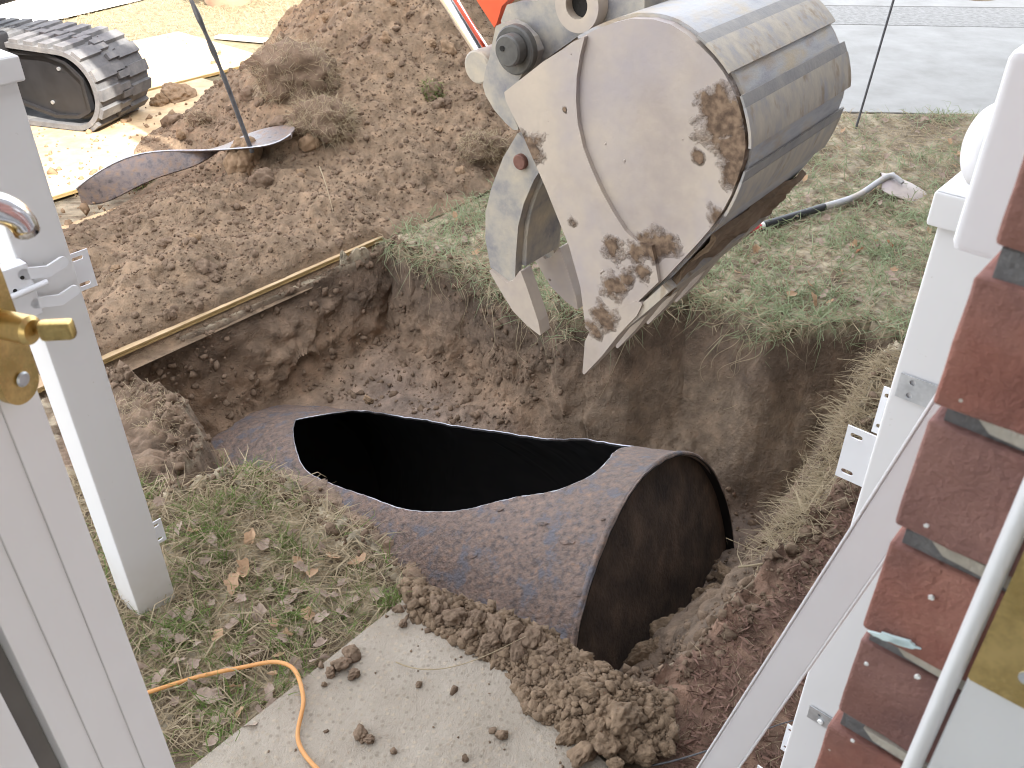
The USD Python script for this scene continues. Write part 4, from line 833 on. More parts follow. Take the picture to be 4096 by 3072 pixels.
# ================================================================== STORM DOOR (left)
Ed = at(100, 560, dep=.60); hinge = uv(uL, vf + .01, Ed[2]); W_ = nz(hinge * [1, 1, 0] - Ed * [1, 1, 0]); Dw = np.linalg.norm((hinge - Ed)[:2])
Nn = np.cross(UP, W_); Nn = Nn if Nn @ (EYEP - Ed) > 0 else -Nn     # towards the room
door = wthing('storm_door', 'white glazed storm door swung open at left, with a brass handle', 'door', hinge * [1, 1, 0])
E0 = Ed * [1, 1, 0]
def db(s0, s1, n0, n1, z0, z1, name, m, parent=door, bev=.001, **k):
    return obj(name, frame_box(E0 + W_ * (s0 + s1) / 2 + Nn * (n0 + n1) / 2 + UP * (z0 + z1) / 2, W_, Nn, UP, s1 - s0, n1 - n0, z1 - z0, bev), M[m], parent, smooth=25, **k)
Z0, Z1 = FZ + .02, 2.27
db(0, .078, -.032, 0, Z0, Z1, 'stile', 'alu'); db(Dw - .08, Dw - .005, -.032, 0, Z0, Z1, 'stile', 'alu')
db(.0782, Dw - .0802, -.032, 0, Z0, Z0 + .22, 'bottom_rail', 'alu'); db(.0782, Dw - .0802, -.032, 0, Z1 - .09, Z1, 'top_rail', 'alu')
db(.026, .0268, .0001, .0006, Z0, Z1, 'groove_line', 'seam', bev=0); db(.056, .0568, .0001, .0006, Z0, Z1, 'groove_line', 'seam', bev=0)
db(.0785, .094, -.016, -.006, Z0 + .2203, Z1 - .0903, 'glazing_gasket', 'gasket'); db(.094, .125, -.02, .002, Z0 + .2206, Z1 - .0906, 'glass_retainer', 'alu', bev=.005)
gp = db(.1255, Dw - .0806, -.012, -.008, Z0 + .222, Z1 - .092, 'pane', 'glass', bev=0)
ph_ = on_plane(17, 398, Ed, Nn); hz = ph_[2] + .062
def dh(s_, n_, z_): return E0 + W_ * s_ + Nn * n_ + UP * z_
hc = float((ph_ - E0) @ W_)
esc = prism(sg.LineString([(0, -.050), (0, .085)]).buffer(.0125), dh(hc, .0017, hz), W_, UP, Nn, 0, .006)
es = obj('handle_plate', esc, M['brass'], door, smooth=30, label='brass handle plate with a lever')
obj('lever_boss', cyl(dh(hc, .007, hz - .012), dh(hc, .030, hz - .012), .008, 20, .002), M['brass'], sub(door, es), smooth=40)
obj('lever', (lambda d_: frame_box(dh(hc, .030, hz - .012) + d_ * .012, d_, np.cross(UP, d_), UP, .018, .008, .011, .0025))(nz(-W_ * .42 + Nn * .9)), M['brass'], sub(door, es), smooth=30)
obj('screw', cyl(dh(hc - .001, .0078, hz - .048), dh(hc - .001, .0098, hz - .048), .0045, 16, .001), M['zinc'], sub(door, es), smooth=40)
lv = spline([dh(hc + .03, .010, hz + .062), dh(hc + .010, .022, hz + .060), dh(hc - .006, .030, hz + .054), dh(hc - .016, .030, hz + .038)], 14)
obj('lever', tube(lv, np.linspace(.011, .0065, 14), 12), M['chrome'], sub(door, es), smooth=True)
obj('latch_bolt', frame_box(dh(-.006, -.016, hz - .0), W_, Nn, UP, .012, .016, .03, .003), M['brass'], sub(door, es))

# ================================================================== EXCAVATOR
BA = np.array([math.sin(math.radians(38)), math.cos(math.radians(38)), 0.0]); BH = np.array([BA[1], -BA[0], 0.0])
BT = at(585.5, 374, dep=2.35)
def B(x, y, off=0.0): return on_plane(x / 4, y / 4, BT + BA * off, BA)
def Bp(pts, off=0.0): return [((B(x, y, off) - BT) @ BH, (B(x, y, off) - BT) @ UP) for x, y in pts]
def z3(p): return (1800 + p[0] / 1.106, p[1] / 1.106)
def zc1(p): return (1850 + p[0] / 3.16, p[1] / 3.16)
# width of the bucket from its far outline
t1 = B(2980, 588); Wd = min(np.linspace(.3, 1.2, 181), key=lambda w: abs((lambda q: 512 + FPX * q[0] / (q[1] * cp - (q[2] - EYE) * sp))(t1 + BA * w) - 3382 / 4))
M['buckside'] = bucket_mat('muddy_bucket_plate', [(B(*((1800 + x / 1.106), y / 1.106)), r_) for x, y, r_ in
    [(1215, 540, .085), (1180, 480, .06), (1255, 650, .06), (905, 1085, .055), (950, 1085, .05), (850, 1110, .04), (740, 1260, .05), (870, 1195, .035), (790, 1215, .035), (735, 1095, .04), (390, 645, .05), (345, 610, .03), (700, 1400, .055), (555, 970, .025), (1095, 690, .022), (650, 1440, .04), (1270, 760, .05), (1190, 960, .035)]])
exc = wthing('excavator', 'orange mini excavator reaching over the pit with a clawed muddy bucket', 'excavator', (-3.2, 6.2, 0))
def eo(name, mesh, m, parent=exc, smooth=30, **k): return obj(name, mesh, M[m], parent, smooth=smooth, **k)
out = [z3(p) for p in [(255, 402), (540, 190), (640, 135), (720, 105), (800, 85), (900, 88), (975, 110), (1040, 150), (1105, 205), (1160, 260), (1205, 318), (1240, 380), (1270, 450), (1290, 520), (1302, 590), (1305, 650), (1295, 715), (1270, 790), (1240, 865), (1200, 940), (1150, 1010), (1090, 1080), (1015, 1160), (940, 1240), (830, 1340), (700, 1450), (640, 1470), (612, 1440), (590, 1260), (540, 1080), (440, 830), (340, 600), (262, 440)]]
prof = Bp(out)
PP = lambda poly, t0, t1: prism(poly, BT, BH, UP, BA, t0, t1)
bk = eo('bucket', PP(sg.Polygon(prof).buffer(.001), 0, .022), 'buckside', label='pale mud-splashed bucket side plate')
eo('side_plate', PP(sg.Polygon(prof).buffer(.001), Wd - .022, Wd), 'buckside', sub(exc, bk))
arc = [z3(p) for p in [(255, 402), (430, 265), (612, 152), (590, 240), (575, 340), (572, 440), (580, 540), (605, 650), (640, 740), (685, 840), (735, 930), (790, 1015), (840, 1060), (905, 1080), (920, 1150), (935, 1238), (830, 1340), (700, 1450), (640, 1470), (612, 1440), (590, 1260), (540, 1080), (440, 830), (340, 600), (262, 440)]]
eo('wear_plate', PP(sg.Polygon(Bp(arc)).buffer(-.002).buffer(.002), -.013, -.0005), 'buckside', sub(exc, bk), label='raised edge plate along the bucket mouth')
shl = [z3(p) for p in [(545, 188), (640, 137), (720, 107), (800, 88), (900, 91), (975, 113), (1040, 153), (1160, 264), (1240, 384), (1287, 522), (1300, 650), (1266, 788), (1196, 938), (1088, 1076), (938, 1238), (828, 1338), (690, 1460)]]
sl = sg.LineString(spline(np.array(Bp(shl)), 80)).buffer(.009, cap_style=2)
eo('back_sheet', PP(sl, .0225, Wd - .0225), 'steelworn', sub(exc, bk), label='scraped curved back of the bucket')
cs_ = np.array(spline(np.array(Bp(shl)), 400)); 
def along(f0, f1, off):                              # strip following the back sheet, off outwards
    s_ = cs_[int(f0 * 399):int(f1 * 399) + 1]; t_ = np.gradient(s_, axis=0); t_ /= np.linalg.norm(t_, axis=1)[:, None]; n_ = np.c_[-t_[:, 1], t_[:, 0]]
    cen = cs_.mean(0); n_ *= np.sign(((s_ - cen) * n_).sum(1))[:, None]
    return sg.Polygon(np.vstack([s_ + n_ * .0095, (s_ + n_ * (.0095 + off))[::-1]])).buffer(0)
for f0, f1, m_ in ((.285, .345, 'rustbar'), (.405, .47, 'rustbar'), (.53, .60, 'rustbar')): eo('wear_bar', PP(along(f0, f1, .006), .0, Wd), m_, sub(exc, bk))
for f0, f1 in ((.262, .284), (.385, .404), (.51, .529)): eo('weld_seam', PP(along(f0, f1, .005), .001, Wd - .001), 'weld', sub(exc, bk))
eo('mud_cake', trimesh.Trimesh(*(lambda t: (np.asarray(t.vertices) + fbm(np.asarray(t.vertices), 14, 4, 77)[:, None] * .05 * nz(BH + UP * -.6), t.faces))(tm(mani(PP(along(.66, .97, .012), .03, Wd - .02)).refine_to_length(.03))), process=False), 'mud', sub(exc, bk), label='caked mud under the bucket floor')
eo('cutting_edge', PP(along(.80, .995, .022), -.01, Wd + .01), 'rustbar', sub(exc, bk))
tooth = [z3(p) for p in [(600, 1655), (612, 1500), (650, 1420), (720, 1372), (830, 1322), (868, 1330), (842, 1385), (760, 1470), (690, 1560)]]
for k in range(4):
    o0 = -.016 + k * (Wd - .05) / 3
    q_ = np.array(Bp(tooth)); 
    eo('tooth', PP(sg.Polygon(q_).buffer(-.004).buffer(.004), o0, o0 + .066), 'buckside', sub(exc, bk))
# quick coupler, pins
cp_poly = [zc1(p) for p in [(470, 300), (560, 60), (700, 20), (950, 10), (950, -400), (2300, -400), (2300, 250), (1900, 300), (1500, 430), (1050, 750), (900, 860), (840, 600), (700, 380), (560, 310)]]
eo('coupler', PP(sg.Polygon(Bp(cp_poly, .14)).buffer(-.006).buffer(.006), .14, .42), 'thumb', label='greasy grey quick coupler holding the bucket')
ln = [zc1(p) for p in [(420, 330), (500, 290), (640, 360), (780, 500), (860, 680), (800, 860), (700, 1040), (590, 1170), (610, 1400), (720, 1650), (640, 1640), (540, 1550), (400, 1390), (290, 1200), (255, 1080), (285, 900), (345, 700)]]
eo('link_arm', PP(sg.Polygon(Bp(ln, .07)).buffer(-.006).buffer(.006), .07, .125), 'thumb')
pc_ = B(*zc1((600, 640)), .03)
def disc_at(px, r, o0, o1, m, name, par=exc, bev=.004):
    p = B(*px, o0); return eo(name, cyl(p, p + BA * (o1 - o0), r, 32, bev), m, par, smooth=40)
disc_at(zc1((640, 640)), .056, .045, .069, 'darksteel', 'pin_collar'); disc_at(zc1((555, 650)), .036, .012, .045, 'darksteel', 'pin'); disc_at(zc1((495, 615)), .006, .009, .0125, 'hole', 'grease_nipple', bev=0)
def ringp(px, ro, ri, off):
    c = np.array(Bp([px], off)[0]); return sg.Point(c).buffer(ro, 24).difference(sg.Point(c).buffer(ri, 24))
eo('pin_boss', PP(ringp(zc1((1440, 70)), .058, .029, .1), .10, .139), 'buckpale', label='pale ring boss with a dark bore')
disc_at(zc1((1440, 70)), .029, .125, .1385, 'hole', 'bore', bev=0)
# bucket ears joining coupler and bucket
ear = [zc1(p) for p in [(560, 1180), (700, 1040), (1050, 740), (1500, 420), (1950, 300), (1950, 420), (1500, 700), (900, 1150)]]
for o0 in (.15, .40): eo('ear_plate', PP(sg.Polygon(Bp(ear, o0)).buffer(.002), o0, o0 + .025), 'buckpale', sub(exc, bk))
# chrome rod and orange stick
r0, r1 = B(*zc1((330, 800)), .20), B(*zc1((-20, 240)), .20); dr_ = nz(r1 - r0)
eo('cylinder_rod', cyl(r0 - dr_ * .02, r0 + dr_ * .75, .0225, 28), 'chrome', label='polished hydraulic rod')
eo('cylinder_barrel', cyl(r0 + dr_ * .70, r0 + dr_ * 1.5, .04, 28, .004), 'orange')
eo('rod_eye', cyl(r0 + BA * -.05, r0 + BA * .05, .042, 24, .004), 'thumb')
s0 = B(2230, 20, .28); sd = nz(-BH * .50 + UP * .86); sn = np.cross(BA, sd)
eo('stick', cat_([frame_box(s0 + sd * .82 + sn * 0, sd, BA, sn, 1.5, .20, .17, .012)]), 'orange', label='orange stick of the arm')
stl = [zc1(p) for p in [(250, 0), (465, 330), (500, 260), (560, 60), (640, -20), (640, -250), (120, -250)]]
eo('stick_nose', PP(sg.Polygon(Bp(stl, .20)), .18, .21), 'orange'); eo('stick_nose', PP(sg.Polygon(Bp(stl, .36)), .35, .38), 'orange')
TC, TW = nz([-.957, .292, 0]), nz([.292, .957, 0]); T0 = np.array([-2.44, 5.15, .024])
def tp(c_, w_, z_): return T0 + TC * c_ + TW * w_ + UP * z_
bm0 = s0 + sd * 1.5; bm2 = tp(.5, -.5, 1.0); bm1 = (bm0 + bm2) / 2 + UP * .75
bms = spline([bm0, bm1, bm2], 12)
eo('boom', cat_([frame_box((bms[i] + bms[i + 1]) / 2, nz(bms[i + 1] - bms[i]), nz(np.cross(UP, bms[i + 1] - bms[i])), nz(np.cross(nz(bms[i + 1] - bms[i]), nz(np.cross(UP, bms[i + 1] - bms[i])))), np.linalg.norm(bms[i + 1] - bms[i]) * 1.08, .2, .24, .01) for i in range(11)]), 'orange')
# thumb (claw)
TO = .18
def z3B(pts, off): return Bp([z3(p) for p in pts], off)
thp = [(300, 590), (350, 640), (420, 700), (400, 750), (370, 795), (325, 900), (300, 1000), (290, 1130), (286, 1240), (262, 1245), (180, 1182), (158, 1060), (158, 940), (182, 840), (235, 700)]
tn = [(180, 1182), (262, 1245), (290, 1235), (322, 1190), (352, 1270), (400, 1415), (412, 1478), (352, 1432), (290, 1368), (218, 1250)]
TWd = Wd * .36
th = eo('thumb', PP(sg.Polygon(z3B(thp, TO)).buffer(.001), TO, TO + .03), 'thumb', label='grey steel claw opposite the bucket, with two prongs')
eo('side_plate', PP(sg.Polygon(z3B(thp, TO)).buffer(.001), TO + TWd, TO + TWd + .03), 'thumb', sub(exc, th))
for k in (0, 1): eo('prong', PP(sg.Polygon(z3B(tn, TO)).buffer(-.003).buffer(.004), TO + k * TWd - .012, TO + k * TWd + .034), 'buckpale', sub(exc, th))
wb_ = sg.LineString(z3B([(395, 760), (345, 860), (314, 960), (300, 1060), (296, 1190)], TO)).buffer(.010, cap_style=2)
eo('web', PP(wb_, TO + .0305, TO + TWd - .0005), 'thumb', sub(exc, th))
wb2 = sg.LineString(z3B([(250, 720), (200, 830), (176, 940), (178, 1060)], TO)).buffer(.008, cap_style=2)
eo('web', PP(wb2, TO + .0305, TO + TWd - .0005), 'thumb', sub(exc, th))
p_ = B(*z3((318, 713)), TO); eo('hinge_pin', cyl(p_ - BA * .014, p_ + BA * (TWd + .045), .021, 24, .003), 'rustpin', sub(exc, th), smooth=40)
# tracks
def track(w0, wid, detailed):
    r = .205; ri = .19; L = 2.0; zc_ = .235
    lp_ = []
    for a_ in np.linspace(-np.pi / 2, np.pi / 2, 18): lp_.append((.115 - (r + .0) * math.cos(a_) , zc_ - .005 + (r + .012) * math.sin(a_)))
    lp_ += [(.45, .462), (.8, .452), (1.2, .445), (1.6, .455)]
    for a_ in np.linspace(np.pi / 2, -np.pi / 2, 14): lp_.append((1.85 + r * math.cos(a_), zc_ + (r + .012) * math.sin(a_)))
    lp_ = np.array(lp_); lq = np.vstack([lp_, lp_[:1]]); dq_ = np.r_[0, np.cumsum(np.linalg.norm(np.diff(lq, axis=0), axis=1))]
    lc = np.stack([np.interp(np.linspace(0, dq_[-1], 241)[:-1], dq_, lq[:, k]) for k in (0, 1)], 1)
    ring = sg.Polygon(lc); belt = ring.buffer(.012).difference(ring.buffer(-.016))
    tb = eo('track', prism(belt, tp(0, w0, 0), TC, UP, TW, 0, wid), 'rubber', label='dusty rubber track' if detailed else None)
    t_ = np.gradient(lc, axis=0); t_ /= np.linalg.norm(t_, axis=1)[:, None]; nrm = np.c_[t_[:, 1], -t_[:, 0]]; nrm *= np.sign(((lc - lc.mean(0)) * nrm).sum(1))[:, None]
    n_l = 46; ds = np.r_[0, np.cumsum(np.linalg.norm(np.diff(np.vstack([lc, lc[:1]]), axis=0), axis=1))]
    loose_ = []
    for k in range(n_l):
        for side_ in (0, 1):
            s_ = (k + .5 * side_) / n_l * ds[-1]; i = int(np.searchsorted(ds[:-1], s_)) % len(lc)
            p = lc[i]; tt_ = TC * t_[i, 0] + UP * t_[i, 1]; nn_ = TC * nrm[i, 0] + UP * nrm[i, 1]
            wc = w0 + (.135 if side_ == 0 else wid - .135)
            prof_ = [(-.13, -.030), (.05, -.030), (.05, -.018), (.13, -.018), (.13, .020), (.04, .020), (.04, .032), (-.13, .032)]
            if side_: prof_ = [(-x, y) for x, y in prof_]
            t3 = prism(sg.Polygon(prof_), tp(p[0], wc, p[1]) + nn_ * .0105, TW, tt_, nn_, 0, .024)
            if detailed: eo('track_lug', t3, 'rubber', sub(exc, tb), smooth=False)
            else: loose_.append(t3)
    if loose_: eo('track_lug', cat_(loose_), 'rubber', sub(exc, tb), smooth=False, kind='stuff')
    inner = ring.buffer(-.075)
    bx = sg.Polygon([(.02, .13), (.10, .09), (.25, .08), (.60, .17), (.60, .27), (.55, .395), (.22, .405), (.10, .37), (.02, .29)]).buffer(.01)
    eo('idler_guard', prism(bx, tp(0, w0, 0), TC, UP, TW, .045, .06), 'black', label='black cover of the front idler')
    rimg = bx.buffer(.016).difference(bx.buffer(-.004)); eo('guard_rim', prism(rimg, tp(0, w0, 0), TC, UP, TW, .02, .065), 'black')
    eo('idler', cyl(tp(.125, w0 + .07, .228), tp(.125, w0 + wid - .07, .228), .185, 40, .01), 'darksteel', smooth=40)
    eo('track_frame', prism(sg.box(.55, .16, 1.75, .33), tp(0, w0, 0), TC, UP, TW, .08, wid - .08), 'black')
    for q_ in (.75, 1.05, 1.35): eo('roller', cyl(tp(q_, w0 + .08, .12), tp(q_, w0 + wid - .08, .12), .075, 20, .006), 'darksteel', smooth=40)
    for q_, zz_ in ((.16, .34), (.27, .14)): eo('bolt', cyl(tp(q_, w0 + .036, zz_), tp(q_, w0 + .046, zz_), .011, 8), 'zinc', smooth=40)
    eo('sprocket', cyl(tp(1.85, w0 + .08, .235), tp(1.85, w0 + wid - .08, .235), .17, 24, .006), 'darksteel', smooth=40)
track(0, .46, True); track(-1.35, .46, False)
eo('carriage', frame_box(tp(1.0, -.445, .42), TC, TW, UP, 1.1, 1.0, .22, .02), 'black')
eo('turntable', cyl(tp(1.0, -.445, .52), tp(1.0, -.445, .62), .42, 40, .01), 'darksteel', smooth=40)
eo('body', frame_box(tp(1.45, -.445, 1.12), TC, TW, UP, 1.7, 1.66, .55, .05), 'orange'); eo('belly_plate', frame_box(tp(1.40, -.445, .73), TC, TW, UP, 1.76, 1.62, .20, .05), 'black')
eo('cab', frame_box(tp(1.15, -.85, 1.85), TC, TW, UP, 1.0, .85, 1.3, .05), 'black'); eo('boom_foot', frame_box(tp(.52, -.5, .9), TC, TW, UP, .3, .3, .5, .03), 'orange')

# ================================================================== GRASS, STRAW, LEAVES
def tufts(n, spread, poly, per, rng):
    c = poly_pts(poly, n, rng); k = rng.poisson(per, n) + 1
    return np.repeat(c, k, 0) + rng.normal(0, spread, (k.sum(), 2))
def grass_mesh(c, lmin, lmax, w, lean, rng, zf=gz, up=.75, sagk=.25):
    n = len(c); b = np.c_[c, np.asarray(zf(c)) - .004]; a = rng.uniform(0, 2 * np.pi, n); L = rng.uniform(lmin, lmax, n)
    d = np.c_[np.cos(a), np.sin(a), np.zeros(n)] * rng.uniform(.2, 1.0, n)[:, None] * lean; d[:, 2] = rng.uniform(.25, 1, n) * up
    d /= np.linalg.norm(d, axis=1)[:, None]; tip = b + d * L[:, None]
    sag = np.c_[rng.normal(0, .17, (n, 2)), rng.uniform(.2, 1.4, n) * sagk] * L[:, None]
    return blades(b, tip, w * rng.uniform(.6, 1.3, n), sag, rng)
R2 = np.random.default_rng(21)
patch = sg.Polygon([D(*p)[:2] for p in [(395, 1065), (470, 1040), (560, 1028), (635, 1050), (690, 1085), (755, 1140), (800, 1190), (845, 1240), (872, 1300), (760, 1395), (640, 1490), (520, 1580), (440, 1650), (330, 1600), (150, 1500), (-150, 1300), (60, 1050), (250, 1000), (330, 1055)]]).buffer(0).difference(RIM.buffer(.005))
slabs_ = sg.Polygon(P_(uv(.32, 1.31), uv(.32, 2.1), uv(-2, 2.1), uv(-2, 1.31)))
patch = patch.difference(slabs_)
cm = tufts(190, .016, patch, 14, R2); obj('grass', grass_mesh(cm, .03, .10, .0024, 1.1, R2), M['grass'], kind='stuff', label='short green and straw-coloured grass in the patch between left post and path', cat='grass')
cm = poly_pts(patch, 6500, R2); obj('dead_grass', grass_mesh(cm, .03, .13, .0040, 2.6, R2, up=.40, sagk=.20), M['straw'], kind='stuff', label='matted straw-coloured dead grass in the patch beside the path', cat='grass')
hayp = sg.Polygon([D(*p)[:2] for p in [(420, 1075), (450, 1045), (560, 1030), (640, 1050), (700, 1090), (640, 1120), (520, 1120), (440, 1130)]]).buffer(0)
cm = poly_pts(hayp, 1500, R2); cm = cm[shell_top(cm, .10) < -50]; obj('dead_grass', grass_mesh(cm, .04, .14, .0024, 2.2, R2, up=.4, sagk=.22), M['straw'], kind='stuff', label='long bleached dead grass hanging at the pit edge left of the tank', cat='grass')
lawn = sg.Polygon([D(*p)[:2] for p in [(838, 512), (900, 470), (1000, 430), (1110, 400), (1110, 330), (1330, 240), (1640, 258), (1830, 253), (1950, 255), (2085, 260), (2290, 272), (2290, 740), (1935, 760), (1400, 740), (1000, 620)]]).buffer(0).difference(RIM.buffer(.004))
cm = np.vstack([tufts(900, .03, lawn, 12, R2), poly_pts(lawn, 6000, R2)])
cm = cm[shapely.contains_xy(lawn, cm[:, 0], cm[:, 1])]
dens = fbm(np.c_[cm, cm[:, 0] * 0], 1.6, 3, 71) + .25 - .22 * np.maximum(cm[:, 1] - 3.5, 0); cm = cm[R2.uniform(-.25, .25, len(cm)) < dens]
obj('grass', grass_mesh(cm, .035, .10, .0048, 1.3, R2), M['lawn'], kind='stuff', label='grey-green winter grass of the lawn behind the pit', cat='grass')
cm = poly_pts(lawn, 13000, R2); obj('dead_grass', grass_mesh(cm, .03, .10, .0044, 2.6, R2, up=.35, sagk=.14), M['straw'], kind='stuff', label='dead grass and thatch of the lawn behind the pit', cat='grass')
# turf lip hanging into the pit
rc = np.asarray(RIM.exterior.coords); lipl = sg.LineString([D(*p)[:2] for p in rim_px[3:17]])
s_ = R2.uniform(0, 1, 2000); base = np.array([lipl.interpolate(t, normalized=True).coords[0] for t in s_]); nrm_ = np.array(RIM.centroid.coords[0]) - base; nrm_ /= np.linalg.norm(nrm_, axis=1)[:, None]
base = base - nrm_ * R2.normal(.01, .03, (2000, 1)); b3 = np.c_[base, np.maximum(gz(base), -.03) + .004]
L_ = R2.uniform(.03, .13, 2000) * (1 + .8 * (R2.uniform(size=2000) > .9)); dirs = np.c_[nrm_ * R2.uniform(.3, 1.0, (2000, 1)) + R2.normal(0, .75, (2000, 2)), R2.uniform(-1.0, .6, 2000)]; dirs /= np.linalg.norm(dirs, axis=1)[:, None]
k = R2.uniform(size=2000) < .55
for kk_, m_, l_ in ((k, 'lawn', 'green grass draping over the turf lip above the pit'), (~k, 'straw', 'dead grass draping over the turf lip above the pit')):
    obj('lip_grass', blades(b3[kk_], b3[kk_] + dirs[kk_] * L_[kk_][:, None], np.full(kk_.sum(), .0036), np.c_[R2.normal(0, .02, (kk_.sum(), 2)), L_[kk_] * R2.uniform(0, .35, kk_.sum())], R2), M[m_], kind='stuff', label=l_, cat='grass')
# dry straw down the right flank of the pit
rl = spline([D(1905, 800, -.0), D(1850, 900, -.02), D(1790, 1010, -.03), D(1730, 1110, -.04), D(1690, 1180, -.03)], 40)
n_ = 1700; bi = R2.integers(0, 40, n_); bb = rl[bi][:, :2] + R2.normal(0, .035, (n_, 2)); b3 = np.c_[bb, gz(bb) + .01]
inw = nz(np.r_[np.array(RIM.centroid.coords[0]) - rl[20][:2], 0])
dd = inw * R2.uniform(-.5, 1, (n_, 1)) + np.c_[R2.normal(0, 1.6, (n_, 2)), R2.uniform(-.7, .25, n_)]; dd /= np.linalg.norm(dd, axis=1)[:, None]; L_ = .03 + .13 * R2.beta(1.2, 2.2, n_)
tipz = b3 + dd * L_[:, None]; tipz[:, 2] = np.maximum(tipz[:, 2], gz(tipz) + .004)
obj('dry_straw', blades(b3, tipz, np.full(n_, .0030), np.c_[R2.normal(0, .03, (n_, 2)), L_ * R2.uniform(-.05, .3, n_)], R2), M['straw'], kind='stuff', label='mat of dry straw and roots on the right slope of the pit', cat='straw')
# far lawn in the sun, and a strip beyond it
farl = sg.Polygon(P_(uv(1.0, 7.0), uv(3.9, 6.99), uv(4.3, 6.2), uv(7.5, 6.0), uv(9, 8.6), uv(6.0, 8.5), uv(3.6, 8.1), uv(.5, 7.8)))
cm = poly_pts(farl, 16000, R2); obj('grass', grass_mesh(cm, .03, .07, .006, 1.4, R2, zf=lambda c: np.zeros(len(c))), M['straw'], kind='stuff', label='sunlit yellowing grass between plywood and sidewalk', cat='grass')
farl2 = sg.Polygon(P_(uv(0, 9.4), uv(3.4, 9.8), uv(6.2, 10.3), uv(9, 10.6), uv(9, 12.5), uv(0, 12.2)))
cm = poly_pts(farl2, 12000, R2); obj('grass', grass_mesh(cm, .03, .08, .008, 1.4, R2, zf=lambda c: np.zeros(len(c))), M['straw'], kind='stuff', label='sunlit grass verge beyond the sidewalk', cat='grass')
# grass left on the pit's left ledge
led = sg.Polygon([D(*p)[:2] for p in [(235, 835), (325, 832), (385, 855), (400, 900), (398, 980), (330, 940), (250, 900)]]).buffer(0)
cm = poly_pts(led, 500, R2); obj('dead_grass', grass_mesh(cm, .015, .05, .0022, 1.8, R2), M['straw'], kind='stuff', label='thin dead grass on the soil ledge right of the left post', cat='grass')

# sods lying on the heap
def sod(px, py, r_, label, n, green=.3, seed=0, up=.5):
    p = pile_hit(px / 2.16, py / 2.16); rg = np.random.default_rng(seed + 200)
    v, f = lump(3, seed + 33, .5); v = v * np.array([1.0, .85, 1.05]) * r_ * (1 + .5 * fbm(v, 5, 3, seed))[:, None] + p + UP * r_ * .25
    o = wthing('sod', label, 'sod', p)
    obj('soil', (v, f), M['clod'], o, smooth=True)
    fi = rg.integers(0, len(f), n); bc = v[f[fi]].mean(1); nn_ = bc - p - UP * r_ * .1; nn_ /= np.linalg.norm(nn_, axis=1)[:, None]
    keep = nn_[:, 2] > -.3; bc, nn_ = bc[keep], nn_[keep]; m_ = len(bc)
    L_ = rg.uniform(.02, .075, m_) * (.6 + r_ * 3); d = nn_ * .25 + rg.normal(0, .5, (m_, 3)) + UP * up * rg.uniform(-2.0, .5, (m_, 1)); d /= np.linalg.norm(d, axis=1)[:, None]
    obj('grass', blades(bc, bc + d * L_[:, None], np.full(m_, .0026), np.c_[rg.normal(0, .01, (m_, 2)), L_ * .1], rg), M['straw'] if green < .2 else M['grass'], o, kind='stuff')
sod(650, 195, .20, 'big grassy sod lying upside down on the dirt pile, upper of two', 2400, .1, 1); sod(705, 285, .17, 'big rooty sod on the dirt pile right of the steel sheet', 2200, .1, 2)
sod(1040, 330, .10, 'straw-topped sod low on the dirt pile beside the bucket', 1500, .1, 3); sod(310, 395, .06, 'small grassy sod below the steel sheet', 300, .3, 4); sod(935, 205, .05, 'small green tuft high on the dirt pile', 260, .3, 5)
sod(430, 265, .06, 'small dry tuft of turf at the left foot of the dirt pile', 260, .1, 6); sod(385, 1000, .0001, 'x', 1) if False else None

# roots and long stalks
def root(pts, r, label, group=None, m='straw'): return tag(obj('root', tube(spline(pts, 18), np.linspace(r, r * .4, 18), 5), M[m], smooth=True), label, 'root', group)
def rp(L): return [D(*p, z) for *p, z in L]
root(rp([(960, 590, -.05), (962, 640, -.15), (955, 690, -.25), (950, 735, -.33)]), .0022, 'thin root hanging straight down from the turf above the pit floor')
root(rp([(1085, 640, -.1), (1080, 690, -.2), (1068, 740, -.3), (1064, 800, -.4)]), .0028, 'long pale root hanging from the turf left of the claw tips')
root(rp([(700, 660, -.25), (760, 672, -.25), (830, 690, -.3), (850, 700, -.32)]), .0016, 'thin stalk lying across the soil wall under the plywood')
root(rp([(1060, 660, -.12), (1040, 690, -.2), (1015, 715, -.28)]), .0025, 'pale root slanting left under the turf lip')
root(rp([(690, 360, .36), (710, 420, .30), (720, 460, .25)]), .0028, 'pale stalk stuck on the lower front of the dirt pile')
root(rp([(1180, 1210, -.0)] if False else [(1595, 1225, -.06), (1660, 1215, -.03), (1720, 1200, -.01), (1760, 1185, .01)]), .0035, 'pale forked root over the right edge of the pit')
root(rp([(1640, 1218, -.04), (1625, 1260, -.05), (1610, 1300, -.05)]), .0022, 'thin branch of root hanging at the right edge of the pit')
root(rp([(845, 1210, .02), (815, 1235, .05), (860, 1205, .12)][::-1]), .0014, 'single stalk leaning over the near flank of the tank')
root(rp([(640, 1062, .02), (665, 1045, .06), (692, 1025, .12)]), .0022, 'cut green stalk pointing over the left corner of the tank opening')
root(rp([(555, 1060, .03), (552, 1030, .09), (570, 1008, .12), (592, 1020, .10), (585, 1045, .04)]), .0016, 'looped dead stem standing at the pit edge')
root(rp([(855, 1430, .045), (950, 1445, .05), (1040, 1420, .06), (1140, 1372, .07)]), .0018, 'long straw lying over clods at the path edge')
root(rp([(1290, 1540, .09), (1300, 1560, .06), (1312, 1580, .05)]), .002, 'short straw on the clods at the path corner')

